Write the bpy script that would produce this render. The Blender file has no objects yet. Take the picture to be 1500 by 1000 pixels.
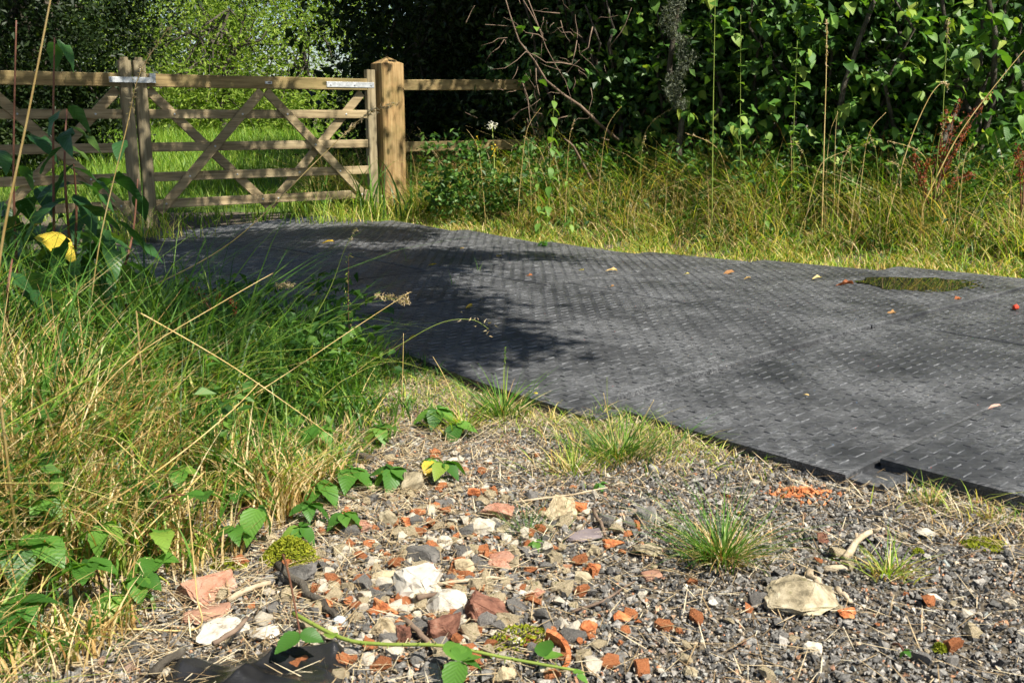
import bpy, bmesh, math, random
import numpy as np
from mathutils import Vector, Matrix, Euler

random.seed(7)
rng = np.random.default_rng(11)
S = bpy.context.scene
COL = S.collection
R = math.radians

# ------------------------------------------------------------------ camera
CAM_H = 0.95
PITCH = math.atan(330.0 / 1458.0)
cd = bpy.data.cameras.new('camera')
cam = bpy.data.objects.new('camera', cd)
COL.objects.link(cam)
cam.location = (0, 0, CAM_H)
cam.rotation_euler = (math.pi / 2 - PITCH, 0, 0)
cd.lens = 35.0
cd.sensor_width = 36.0
cd.clip_start = 0.05
cd.clip_end = 500
cd.dof.use_dof = True
cd.dof.focus_distance = 4.3
cd.dof.aperture_fstop = 15.0
S.camera = cam

# ------------------------------------------------------------------ sky and sun
SUN_EL, SUN_AZ = 52.0, 48.0          # azimuth measured to the right of straight behind the camera
sdir = Vector((math.sin(R(SUN_AZ)) * math.cos(R(SUN_EL)), -math.cos(R(SUN_AZ)) * math.cos(R(SUN_EL)), math.sin(R(SUN_EL))))
w = bpy.data.worlds.new('World')
S.world = w
w.use_nodes = True
nt = w.node_tree
sky = nt.nodes.new('ShaderNodeTexSky')
sky.sky_type = 'NISHITA'
sky.sun_disc = False
sky.sun_elevation = R(SUN_EL)
sky.sun_rotation = math.atan2(sdir.x, sdir.y)
nt.links.new(sky.outputs[0], nt.nodes['Background'].inputs[0])
nt.nodes['Background'].inputs[1].default_value = 0.065
sl = bpy.data.lights.new('sun', 'SUN')
sl.energy = 5.0
sl.angle = R(0.53)
sl.color = (1.0, 0.945, 0.84)
so = bpy.data.objects.new('sun', sl)
COL.objects.link(so)
so.location = sdir * 40
so.rotation_euler = (-sdir).to_track_quat('-Z', 'Y').to_euler()
S.view_settings.view_transform = 'Standard'
S.view_settings.look = 'None'
S.view_settings.gamma = 1.0
S.view_settings.exposure = 1.0
S.view_settings.use_curve_mapping = False
S.render.engine = 'CYCLES'
S.cycles.use_adaptive_sampling = True
S.cycles.adaptive_threshold = 0.035
S.cycles.max_bounces = 4
S.cycles.diffuse_bounces = 2
S.cycles.glossy_bounces = 2
S.cycles.transmission_bounces = 3
S.cycles.transparent_max_bounces = 4

# ------------------------------------------------------------------ where things stand
def G(px, py, z=0.0):
    """ground point seen at a place of the photograph (the site was measured that way)"""
    f = 1458.0
    dx, dy = (px - 750) / f, -(py - 500) / f
    d = (dx, math.cos(PITCH) + dy * math.sin(PITCH), -math.sin(PITCH) + dy * math.cos(PITCH))
    t = (z - CAM_H) / d[2]
    return d[0] * t, d[1] * t

def AT(px, py, Y):
    """point at forward distance Y in the direction of a place of the photograph"""
    f = 1458.0
    dx, dy = (px - 750) / f, -(py - 500) / f
    d = (dx, math.cos(PITCH) + dy * math.sin(PITCH), -math.sin(PITCH) + dy * math.cos(PITCH))
    t = Y / d[1]
    return Vector((d[0] * t, Y, CAM_H + d[2] * t))

def pxm(Y):                          # metres per photo pixel at forward distance Y
    return Y * 1.02 / 1458.0

UA, VA = R(-48), R(42)
U = np.array([math.cos(UA), math.sin(UA)])
V = np.array([math.cos(VA), math.sin(VA)])
A1 = np.array([0.30, 3.13])
STEP_U, STEP_V, MAT_L = 0.884, 0.15, 1.90

def lane(x, y):
    """distance along the lane and across it (0 near edge of the mats, 3.8 far edge)"""
    dx, dy = np.asarray(x) - A1[0], np.asarray(y) - A1[1]
    u = dx * U[0] + dy * U[1]
    v = dx * V[0] + dy * V[1]
    return u, v - u * STEP_V / STEP_U

def ss(a, b, x):
    t = np.clip((np.asarray(x, float) - a) / (b - a), 0, 1)
    return t * t * (3 - 2 * t)

def bump(x, y, cx, cy, r, a):
    return a * np.exp(-((x - cx) ** 2 + (y - cy) ** 2) / (r * r))

def gz(x, y):
    """height of the ground"""
    x = np.asarray(x, float); y = np.asarray(y, float)
    u, d = lane(x, y)
    z = 0.008 * np.sin(1.7 * x + 0.6) * np.sin(1.3 * y + 1.1) + 0.002 * np.sin(3.1 * x - 2.2 * y)
    z = z * ss(1.0, 3.0, y)
    z = z + bump(x, y, 0.3, 7.95, 1.3, -0.050) + bump(x, y, 1.45, 6.95, 1.3, -0.050)
    z = z + bump(x, y, -2.6, 8.4, 1.0, -0.06) + bump(x, y, -0.55, 3.62, 0.3, 0.03)
    z = z + 0.16 * ss(3.95, 5.6, d) * ss(-7.5, -4.5, u)               # verge bank
    left = ss(-0.75, -1.7, x) * ss(0.15, -0.3, d) * ss(7.5, 5.0, y)
    z = z + 0.10 * left
    z = z + 0.45 * ss(10.5, 24, y) + 1.0 * ss(24, 60, y)
    return z

def gzf(x, y):
    return float(gz(x, y))

def matz(x, y):
    x = np.asarray(x, float); y = np.asarray(y, float)
    z = gz(x, y)
    z = z + bump(x, y, 2.30, 5.52, 0.42, -0.010)
    return z

# ------------------------------------------------------------------ mesh helpers
def mk_mesh(name, verts, faces, mat=None, smooth=False):
    """verts (N,3) array; faces (M,k) array or list of arrays with different k"""
    me = bpy.data.meshes.new(name)
    verts = np.asarray(verts, np.float32)
    if not isinstance(faces, (list, tuple)):
        faces = [faces]
    faces = [np.asarray(f, np.int32) for f in faces if len(f)]
    me.vertices.add(len(verts))
    me.vertices.foreach_set('co', verts.ravel())
    loops = np.concatenate([f.ravel() for f in faces])
    sizes = np.concatenate([np.full(len(f), f.shape[1], np.int32) for f in faces])
    starts = np.concatenate([[0], np.cumsum(sizes)[:-1]]).astype(np.int32)
    me.loops.add(len(loops))
    me.loops.foreach_set('vertex_index', loops)
    me.polygons.add(len(sizes))
    me.polygons.foreach_set('loop_start', starts)
    me.polygons.foreach_set('loop_total', sizes)
    me.polygons.foreach_set('use_smooth', np.full(len(sizes), bool(smooth)))
    me.update(calc_edges=True)
    if mat is not None:
        me.materials.append(mat)
    return me

def tagobj(o, label=None, cat=None, group=None, kind=None):
    if label: o['label'] = label
    if cat: o['category'] = cat
    if group: o['group'] = group
    if kind: o['kind'] = kind
    return o

def link(name, me, parent=None, loc=(0, 0, 0), rot=None, scale=None):
    o = bpy.data.objects.new(name, me)
    COL.objects.link(o)
    if parent is not None:
        o.parent = parent
    o.location = loc
    if rot is not None:
        o.rotation_euler = rot
    if scale is not None:
        o.scale = scale if hasattr(scale, '__len__') else (scale,) * 3
    return o

def thing(name, label, cat, loc=(0, 0, 0), rot=None, group=None):
    return tagobj(link(name, None, None, loc, rot), label, cat, group)

class MB:
    """collects simple solids into one mesh"""
    def __init__(s):
        s.v, s.q, s.t = [], [], []
    def add(s, vs, qs=(), ts=()):
        b = len(s.v)
        s.v += [tuple(p) for p in vs]
        s.q += [tuple(b + i for i in f) for f in qs]
        s.t += [tuple(b + i for i in f) for f in ts]
    def beam(s, a, b, wdt, th, side, ch=0.006):
        """bar from a to b, width wdt along side x, chamfered edges"""
        a, b = Vector(a), Vector(b)
        d = (b - a).normalized()
        n = side.normalized()
        up = n.cross(d).normalized()
        n = d.cross(up).normalized()
        hw, ht = wdt / 2, th / 2
        prof = [(-hw + ch, -ht), (hw - ch, -ht), (hw, -ht + ch), (hw, ht - ch), (hw - ch, ht), (-hw + ch, ht), (-hw, ht - ch), (-hw, -ht + ch)]
        vs = [a + up * p + n * q for p, q in prof] + [b + up * p + n * q for p, q in prof]
        qs = [(i, (i + 1) % 8, 8 + (i + 1) % 8, 8 + i) for i in range(8)]
        base = len(s.v)
        s.add(vs, qs)
        s.q += [tuple(base + i for i in (0, 7, 6, 5)), tuple(base + i for i in (0, 5, 4, 1)), tuple(base + i for i in (1, 4, 3, 2)),
                tuple(base + 8 + i for i in (5, 6, 7, 0)), tuple(base + 8 + i for i in (1, 4, 5, 0)), tuple(base + 8 + i for i in (2, 3, 4, 1))]
    def tube(s, pts, rads, n=6, cap=True):
        pts = [Vector(p) for p in pts]
        base = len(s.v)
        prev = None
        for i, p in enumerate(pts):
            d = (pts[min(i + 1, len(pts) - 1)] - pts[max(i - 1, 0)])
            d = d.normalized() if d.length > 1e-9 else Vector((0, 0, 1))
            ref = prev if prev is not None else (Vector((0, 0, 1)) if abs(d.z) < 0.9 else Vector((1, 0, 0)))
            x = (ref - d * ref.dot(d))
            x = x.normalized() if x.length > 1e-6 else d.orthogonal().normalized()
            prev = x
            y = d.cross(x)
            r = rads[i] if hasattr(rads, '__len__') else rads
            for k in range(n):
                a = 2 * math.pi * k / n
                s.v.append(tuple(p + (x * math.cos(a) + y * math.sin(a)) * r))
        for i in range(len(pts) - 1):
            for k in range(n):
                k2 = (k + 1) % n
                s.q.append((base + i * n + k, base + i * n + k2, base + (i + 1) * n + k2, base + (i + 1) * n + k))
        if cap:
            e = base + (len(pts) - 1) * n
            for k in range(1, n - 1):
                s.t.append((base, base + k + 1, base + k))
                s.t.append((e, e + k, e + k + 1))
    def mesh(s, name, mat, smooth=False, off=None):
        v = np.array(s.v, float).reshape(-1, 3)
        if off is not None:
            v = v - np.array(off)
        fs = []
        if s.q: fs.append(np.array(s.q))
        if s.t: fs.append(np.array(s.t))
        return mk_mesh(name, v, fs, mat, smooth)

# ------------------------------------------------------------------ materials
def ramp(nt, stops, interp='LINEAR'):
    r = nt.nodes.new('ShaderNodeValToRGB')
    r.color_ramp.interpolation = interp
    el = r.color_ramp.elements
    while len(el) < len(stops):
        el.new(0.5)
    for e, (p, c) in zip(el, stops):
        e.position = p
        e.color = (c[0], c[1], c[2], 1)
    return r

def new_mat(name):
    m = bpy.data.materials.new(name)
    m.use_nodes = True
    return m, m.node_tree, m.node_tree.nodes['Principled BSDF']

def noise(nt, scale, detail=4, rough=0.6, coord=None, dim='3D'):
    n = nt.nodes.new('ShaderNodeTexNoise')
    n.inputs['Scale'].default_value = scale
    n.inputs['Detail'].default_value = detail
    n.inputs['Roughness'].default_value = rough
    if coord is not None:
        nt.links.new(coord, n.inputs['Vector'])
    return n

def objco(nt):
    t = nt.nodes.new('ShaderNodeTexCoord')
    return t.outputs['Object']

def mixc(nt, a, b, fac, mode='MIX'):
    m = nt.nodes.new('ShaderNodeMix')
    m.data_type = 'RGBA'
    m.blend_type = mode
    for i, s in ((6, a), (7, b)):
        if hasattr(s, 'node'): nt.links.new(s, m.inputs[i])
        else: m.inputs[i].default_value = (*s, 1)
    if hasattr(fac, 'node'): nt.links.new(fac, m.inputs[0])
    else: m.inputs[0].default_value = fac
    return m.outputs[2]

def bumpn(nt, bsdf, height, strength, dist=0.01):
    b = nt.nodes.new('ShaderNodeBump')
    b.inputs['Strength'].default_value = strength
    b.inputs['Distance'].default_value = dist
    nt.links.new(height, b.inputs['Height'])
    nt.links.new(b.outputs[0], bsdf.inputs['Normal'])

def leaf_mat(name, stops, trans=0.35, rough=0.5, spec=0.35, per_object=False, blotch=None, veins=False):
    m, nt, b = new_mat(name)
    if per_object:
        src = nt.nodes.new('ShaderNodeObjectInfo').outputs['Random']
    else:
        src = nt.nodes.new('ShaderNodeNewGeometry').outputs['Random Per Island']
    r = ramp(nt, stops)
    nt.links.new(src, r.inputs[0])
    c = r.outputs[0]
    oc = objco(nt)
    if blotch:
        n = noise(nt, blotch[0], 3, 0.6, oc)
        rr = ramp(nt, [(blotch[2], (0, 0, 0)), (blotch[2] + 0.1, (1, 1, 1))])
        nt.links.new(n.outputs[0], rr.inputs[0])
        c = mixc(nt, c, blotch[1], rr.outputs[0])
    if veins:
        wv = nt.nodes.new('ShaderNodeTexWave')
        wv.bands_direction = 'DIAGONAL'
        wv.inputs['Scale'].default_value = 5.5
        wv.inputs['Distortion'].default_value = 0.6
        sx = nt.nodes.new('ShaderNodeSeparateXYZ'); nt.links.new(oc, sx.inputs[0])
        ab = nt.nodes.new('ShaderNodeMath'); ab.operation = 'ABSOLUTE'; nt.links.new(sx.outputs[0], ab.inputs[0])
        ng = nt.nodes.new('ShaderNodeMath'); ng.operation = 'MULTIPLY'; ng.inputs[1].default_value = -1.0; nt.links.new(ab.outputs[0], ng.inputs[0])
        cx = nt.nodes.new('ShaderNodeCombineXYZ'); nt.links.new(ng.outputs[0], cx.inputs[0]); nt.links.new(sx.outputs[1], cx.inputs[1])
        nt.links.new(cx.outputs[0], wv.inputs[0])
        bumpn(nt, b, wv.outputs[1], 0.13, 0.02)
        c = mixc(nt, c, mixc(nt, c, (1.10, 1.12, 1.06), 1.0, 'MULTIPLY'), wv.outputs[1])
    nt.links.new(c, b.inputs['Base Color'])
    b.inputs['Roughness'].default_value = rough
    b.inputs['Specular IOR Level'].default_value = spec
    t = nt.nodes.new('ShaderNodeBsdfTranslucent')
    tc = mixc(nt, c, (1.5, 1.6, 0.45), 1.0, 'MULTIPLY')
    nt.links.new(tc, t.inputs[0])
    mx = nt.nodes.new('ShaderNodeMixShader')
    mx.inputs[0].default_value = trans
    nt.links.new(b.outputs[0], mx.inputs[1])
    nt.links.new(t.outputs[0], mx.inputs[2])
    nt.links.new(mx.outputs[0], nt.nodes['Material Output'].inputs[0])
    return m

def solid_mat(name, stops, scale=8, rough=0.8, detail=6, bump=0.3, bdist=0.01, spec=0.3, per_island=False, moss=None, bscale=None, per_object=0.0, metallic=0.0):
    """noise-coloured solid"""
    m, nt, b = new_mat(name)
    oc = objco(nt)
    n = noise(nt, scale, detail, 0.62, oc)
    src = n.outputs[0]
    r = ramp(nt, stops)
    nt.links.new(src, r.inputs[0])
    c = r.outputs[0]
    if per_object:
        oi = nt.nodes.new('ShaderNodeObjectInfo')
        rr = ramp(nt, [(0, (1 - per_object,) * 3), (1, (1 + per_object,) * 3)])
        nt.links.new(oi.outputs['Random'], rr.inputs[0])
        c = mixc(nt, c, rr.outputs[0], 1.0, 'MULTIPLY')
    if per_island:
        gi = nt.nodes.new('ShaderNodeNewGeometry')
        rr = ramp(nt, per_island)
        nt.links.new(gi.outputs['Random Per Island'], rr.inputs[0])
        c = mixc(nt, rr.outputs[0], c, 1.0, 'MULTIPLY')
    if moss:
        n2 = noise(nt, moss[0], 4, 0.7, oc)
        ge = nt.nodes.new('ShaderNodeNewGeometry')
        sx = nt.nodes.new('ShaderNodeSeparateXYZ'); nt.links.new(ge.outputs['True Normal'], sx.inputs[0])
        ma = nt.nodes.new('ShaderNodeMath'); ma.operation = 'MULTIPLY_ADD'; ma.inputs[1].default_value = 0.25
        nt.links.new(sx.outputs[2], ma.inputs[0]); nt.links.new(n2.outputs[0], ma.inputs[2])
        rm = ramp(nt, [(moss[2], (0, 0, 0)), (moss[2] + 0.08, (1, 1, 1))])
        nt.links.new(ma.outputs[0], rm.inputs[0])
        c = mixc(nt, c, moss[1], rm.outputs[0])
    nt.links.new(c, b.inputs['Base Color'])
    b.inputs['Roughness'].default_value = rough
    b.inputs['Specular IOR Level'].default_value = spec
    b.inputs['Metallic'].default_value = metallic
    if bump:
        nb = noise(nt, bscale or scale * 4, 5, 0.7, oc)
        bumpn(nt, b, nb.outputs[0], bump, bdist)
    return m

def wood_mat(name, dark, mid, light, axis=0, green=0.0):
    m, nt, b = new_mat(name)
    oc = objco(nt)
    mp = nt.nodes.new('ShaderNodeMapping')
    sc = [14, 14, 14]; sc[axis] = 0.9
    mp.inputs['Scale'].default_value = sc
    nt.links.new(oc, mp.inputs[0])
    oi = nt.nodes.new('ShaderNodeObjectInfo')
    mv = nt.nodes.new('ShaderNodeMath'); mv.operation = 'MULTIPLY'; mv.inputs[1].default_value = 37
    nt.links.new(oi.outputs['Random'], mv.inputs[0])
    cb = nt.nodes.new('ShaderNodeCombineXYZ')
    for i in range(3): nt.links.new(mv.outputs[0], cb.inputs[i])
    nt.links.new(cb.outputs[0], mp.inputs['Location'])
    n = noise(nt, 2.6, 6, 0.65, mp.outputs[0])
    r = ramp(nt, [(0.3, dark), (0.5, mid), (0.7, light)])
    nt.links.new(n.outputs[0], r.inputs[0])
    c = r.outputs[0]
    n2 = noise(nt, 2.2, 3, 0.6, oc)
    rs = ramp(nt, [(0.4, (0.72, 0.72, 0.7)), (0.65, (1.1, 1.06, 1.0))])
    nt.links.new(n2.outputs[0], rs.inputs[0])
    c = mixc(nt, c, rs.outputs[0], 1.0, 'MULTIPLY')
    vo = nt.nodes.new('ShaderNodeTexVoronoi'); vo.inputs['Scale'].default_value = 4.5
    mk = nt.nodes.new('ShaderNodeMapping'); sk = [1, 1, 1]; sk[axis] = 0.55; mk.inputs['Scale'].default_value = sk
    nt.links.new(oc, mk.inputs[0]); nt.links.new(mk.outputs[0], vo.inputs[0])
    rk = ramp(nt, [(0.05, (0.22, 0.2, 0.18)), (0.10, (1, 1, 1))])
    nt.links.new(vo.outputs[0], rk.inputs[0])
    c = mixc(nt, c, rk.outputs[0], 1.0, 'MULTIPLY')
    if green:
        n3 = noise(nt, 3.0, 5, 0.7, oc)
        rg = ramp(nt, [(0.45, (0, 0, 0)), (0.7, (green,) * 3)])
        nt.links.new(n3.outputs[0], rg.inputs[0])
        c = mixc(nt, c, (0.10, 0.11, 0.03), rg.outputs[0])
    nt.links.new(c, b.inputs['Base Color'])
    b.inputs['Roughness'].default_value = 0.82
    b.inputs['Specular IOR Level'].default_value = 0.25
    bumpn(nt, b, n.outputs[0], 0.35, 0.006)
    return m

M = {}
M['soil'] = solid_mat('soil', [(0.3, (0.06, 0.048, 0.034)), (0.5, (0.14, 0.115, 0.082)), (0.7, (0.25, 0.21, 0.155))], 60, 0.95, 8, 0.8, 0.01)
M['field_soil'] = solid_mat('field_soil', [(0.3, (0.05, 0.09, 0.015)), (0.7, (0.12, 0.19, 0.03))], 3, 0.95, 6, 0.4, 0.02)
GREEN_A = [(0.0, (0.022, 0.070, 0.010)), (0.4, (0.055, 0.15, 0.018)), (0.8, (0.12, 0.25, 0.03)), (1.0, (0.26, 0.35, 0.065))]
M['grass_green'] = leaf_mat('grass_green', GREEN_A, 0.35, 0.45, 0.4)
M['grass_field'] = leaf_mat('grass_field', [(0, (0.08, 0.18, 0.02)), (0.5, (0.17, 0.30, 0.03)), (1, (0.33, 0.41, 0.07))], 0.4, 0.5, 0.3)
M['grass_straw'] = leaf_mat('grass_straw', [(0, (0.22, 0.12, 0.035)), (0.3, (0.44, 0.28, 0.10)), (0.7, (0.62, 0.46, 0.22)), (1, (0.74, 0.62, 0.38))], 0.25, 0.6, 0.25)
M['grass_mix'] = leaf_mat('grass_mix', [(0, (0.07, 0.15, 0.018)), (0.40, (0.22, 0.36, 0.04)), (0.68, (0.44, 0.50, 0.09)), (0.84, (0.66, 0.56, 0.22)), (1, (0.70, 0.50, 0.22))], 0.42, 0.5, 0.3)
M['litter'] = leaf_mat('litter', [(0, (0.13, 0.08, 0.04)), (0.4, (0.36, 0.26, 0.14)), (0.75, (0.56, 0.45, 0.28)), (1, (0.70, 0.62, 0.45))], 0.1, 0.7, 0.2)
M['herb'] = leaf_mat('herb', [(0, (0.018, 0.06, 0.010)), (0.5, (0.045, 0.12, 0.018)), (1, (0.11, 0.21, 0.03))], 0.3, 0.5, 0.35)
M['hedge_leaf'] = leaf_mat('hedge_leaf', [(0, (0.022, 0.062, 0.015)), (0.6, (0.050, 0.118, 0.026)), (1, (0.11, 0.19, 0.04))], 0.3, 0.42, 0.4)
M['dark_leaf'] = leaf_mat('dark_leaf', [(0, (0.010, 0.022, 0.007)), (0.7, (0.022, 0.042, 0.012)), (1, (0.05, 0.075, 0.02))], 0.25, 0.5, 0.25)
M['willow_leaf'] = leaf_mat('willow_leaf', [(0, (0.09, 0.16, 0.025)), (0.5, (0.20, 0.29, 0.05)), (1, (0.36, 0.44, 0.10))], 0.4, 0.75, 0.08)
M['oak_leaf'] = leaf_mat('oak_leaf', [(0, (0.03, 0.07, 0.012)), (1, (0.08, 0.14, 0.025))], 0.3, 0.5, 0.3)
M['shrub_leaf'] = leaf_mat('shrub_leaf', [(0, (0.035, 0.095, 0.018)), (0.45, (0.075, 0.175, 0.03)), (0.8, (0.14, 0.26, 0.04)), (1, (0.32, 0.38, 0.07))], 0.32, 0.5, 0.32, True, (9, (0.03, 0.05, 0.02), 0.66), True)
M['bramble_leaf'] = leaf_mat('bramble_leaf', [(0, (0.035, 0.105, 0.018)), (0.5, (0.065, 0.17, 0.024)), (0.9, (0.12, 0.25, 0.04)), (1, (0.22, 0.30, 0.05))], 0.35, 0.45, 0.4, True, (6, (0.10, 0.13, 0.03), 0.62), True)
M['dock_leaf'] = leaf_mat('dock_leaf', [(0, (0.022, 0.072, 0.022)), (0.7, (0.045, 0.12, 0.032)), (1, (0.11, 0.18, 0.04))], 0.28, 0.4, 0.45, True, (7, (0.12, 0.09, 0.03), 0.64), True)
M['yellow_leaf'] = leaf_mat('yellow_leaf', [(0, (0.55, 0.36, 0.03)), (1, (0.66, 0.50, 0.06))], 0.3, 0.5, 0.3, True, (12, (0.20, 0.10, 0.03), 0.6))
M['nettle_leaf'] = leaf_mat('nettle_leaf', [(0, (0.08, 0.18, 0.03)), (1, (0.19, 0.30, 0.06))], 0.35, 0.5, 0.3, True, None, True)
M['fallen'] = leaf_mat('fallen', [(0, (0.30, 0.09, 0.03)), (0.3, (0.45, 0.30, 0.12)), (0.6, (0.62, 0.45, 0.20)), (0.85, (0.55, 0.50, 0.08)), (1, (0.65, 0.40, 0.32))], 0.2, 0.6, 0.3, True)
M['red_stem'] = solid_mat('red_stem', [(0.3, (0.09, 0.035, 0.025)), (0.7, (0.20, 0.09, 0.05))], 20, 0.6, 4, 0.2)
M['green_stem'] = solid_mat('green_stem', [(0.3, (0.14, 0.20, 0.03)), (0.7, (0.24, 0.30, 0.06))], 20, 0.5, 3, 0.1)
M['straw_stem'] = solid_mat('straw_stem', [(0.3, (0.42, 0.28, 0.08)), (0.7, (0.62, 0.48, 0.22))], 9, 0.55, 3, 0.1)
M['seed'] = leaf_mat('seed', [(0, (0.36, 0.26, 0.15)), (1, (0.58, 0.48, 0.32))], 0.3, 0.6, 0.2)
M['rust_seed'] = leaf_mat('rust_seed', [(0, (0.12, 0.028, 0.012)), (1, (0.30, 0.085, 0.03))], 0.25, 0.6, 0.2)
M['white_petal'] = leaf_mat('white_petal', [(0, (0.75, 0.72, 0.65)), (1, (0.85, 0.83, 0.78))], 0.3, 0.6, 0.2)
M['yellow_petal'] = leaf_mat('yellow_petal', [(0, (0.65, 0.42, 0.02)), (1, (0.75, 0.55, 0.04))], 0.3, 0.6, 0.2)
M['bark'] = solid_mat('bark', [(0.3, (0.035, 0.028, 0.02)), (0.55, (0.085, 0.072, 0.055)), (0.75, (0.16, 0.15, 0.12))], 12, 0.9, 6, 0.8, 0.02)
M['dead_twig'] = solid_mat('dead_twig', [(0.3, (0.085, 0.055, 0.038)), (0.7, (0.24, 0.17, 0.12))], 14, 0.85, 5, 0.5)
M['pale_twig'] = solid_mat('pale_twig', [(0.3, (0.30, 0.22, 0.13)), (0.7, (0.58, 0.48, 0.34))], 30, 0.8, 5, 0.5)
M['lichen'] = leaf_mat('lichen', [(0, (0.07, 0.085, 0.06)), (1, (0.20, 0.22, 0.16))], 0.2, 0.9, 0.1)
M['moss'] = leaf_mat('moss', [(0, (0.10, 0.13, 0.01)), (0.5, (0.22, 0.25, 0.02)), (1, (0.36, 0.36, 0.04))], 0.2, 0.9, 0.1)
M['gate_wood'] = wood_mat('gate_wood', (0.15, 0.113, 0.062), (0.32, 0.252, 0.148), (0.47, 0.385, 0.24))
M['gate_wood_v'] = wood_mat('gate_wood_v', (0.14, 0.115, 0.068), (0.27, 0.225, 0.14), (0.38, 0.325, 0.215), 2)
M['gate_top'] = wood_mat('gate_top', (0.14, 0.10, 0.045), (0.27, 0.20, 0.095), (0.36, 0.28, 0.14), 0, 0.5)
M['post_wood'] = wood_mat('post_wood', (0.13, 0.07, 0.03), (0.36, 0.235, 0.105), (0.52, 0.37, 0.19), 2, 0.6)
M['steel'] = solid_mat('steel', [(0.35, (0.40, 0.42, 0.43)), (0.65, (0.66, 0.68, 0.69))], 30, 0.5, 5, 0.15, 0.002, 0.5, metallic=0.55)
M['brick'] = solid_mat('brick', [(0.3, (0.13, 0.04, 0.02)), (0.45, (0.44, 0.14, 0.05)), (0.6, (0.58, 0.24, 0.10)), (0.74, (0.58, 0.40, 0.28))], 45, 0.9, 8, 0.9, 0.006, 0.2, per_object=0.25)
M['dark_brick'] = solid_mat('dark_brick', [(0.3, (0.05, 0.03, 0.022)), (0.45, (0.17, 0.075, 0.05)), (0.6, (0.27, 0.13, 0.085)), (0.75, (0.34, 0.25, 0.18))], 40, 0.92, 8, 0.9, 0.006, 0.2, moss=(9, (0.11, 0.12, 0.02), 0.86))
M['pink_brick'] = solid_mat('pink_brick', [(0.25, (0.17, 0.07, 0.05)), (0.42, (0.40, 0.19, 0.12)), (0.6, (0.46, 0.27, 0.19)), (0.75, (0.52, 0.42, 0.33))], 38, 0.92, 8, 0.9, 0.006, 0.2)
M['flint'] = solid_mat('flint', [(0.3, (0.26, 0.21, 0.13)), (0.47, (0.50, 0.44, 0.34)), (0.7, (0.64, 0.59, 0.50))], 32, 0.75, 7, 0.6, 0.005, 0.35, per_object=0.1)
M['white_stone'] = solid_mat('white_stone', [(0.3, (0.20, 0.17, 0.12)), (0.43, (0.46, 0.42, 0.35)), (0.62, (0.52, 0.485, 0.42)), (0.75, (0.58, 0.55, 0.49))], 30, 0.8, 7, 0.5, 0.004, 0.3)
M['cream_stone'] = solid_mat('cream_stone', [(0.3, (0.15, 0.11, 0.055)), (0.47, (0.44, 0.355, 0.22)), (0.7, (0.58, 0.49, 0.34))], 32, 0.85, 7, 0.8, 0.006, 0.25, moss=(7, (0.13, 0.13, 0.03), 0.78))
M['moss_stone'] = solid_mat('moss_stone', [(0.3, (0.09, 0.075, 0.045)), (0.46, (0.30, 0.25, 0.16)), (0.65, (0.52, 0.45, 0.32))], 22, 0.9, 7, 0.8, 0.006, 0.2, moss=(8, (0.12, 0.125, 0.025), 0.76))
M['grey_stone'] = solid_mat('grey_stone', [(0.25, (0.055, 0.052, 0.05)), (0.5, (0.17, 0.16, 0.145)), (0.75, (0.33, 0.30, 0.26))], 24, 0.9, 7, 0.8, 0.006, 0.25, per_object=0.3)
M['slate'] = solid_mat('slate', [(0.3, (0.13, 0.105, 0.105)), (0.7, (0.24, 0.20, 0.20))], 14, 0.6, 5, 0.3, 0.003, 0.4)
M['tile_brown'] = solid_mat('tile_brown', [(0.3, (0.20, 0.10, 0.065)), (0.7, (0.40, 0.23, 0.155))], 12, 0.85, 6, 0.4, 0.003, 0.25)
M['china'] = solid_mat('china', [(0.3, (0.74, 0.73, 0.70)), (0.7, (0.82, 0.82, 0.80))], 10, 0.3, 3, 0.05, 0.002, 0.5)
M['pebble_blue'] = solid_mat('pebble_blue', [(0.3, (0.42, 0.46, 0.48)), (0.7, (0.62, 0.66, 0.68))], 10, 0.5, 3, 0.1, 0.002, 0.4)
GR = [(0.0, (0.066, 0.064, 0.061)), (0.30, (0.145, 0.140, 0.132)), (0.70, (0.26, 0.25, 0.232)), (0.90, (0.38, 0.355, 0.32)), (0.935, (0.24, 0.27, 0.26)), (0.955, (0.36, 0.17, 0.09)), (0.98, (0.50, 0.42, 0.30)), (1.0, (0.60, 0.55, 0.46))]
M['gravel'] = solid_mat('gravel', [(0.3, (0.5, 0.5, 0.5)), (0.7, (1.5, 1.47, 1.42))], 140, 0.95, 4, 0.8, 0.003, 0.2, per_island=GR)
M['fines'] = solid_mat('fines', [(0.25, (0.6, 0.6, 0.6)), (0.7, (1.3, 1.28, 1.25))], 120, 0.9, 3, 0.0, 0.003, 0.2, per_island=[(0.0, (0.09, 0.075, 0.055)), (0.4, (0.28, 0.225, 0.16)), (0.7, (0.46, 0.37, 0.26)), (0.82, (0.42, 0.17, 0.08)), (1.0, (0.60, 0.51, 0.38))])

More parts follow.
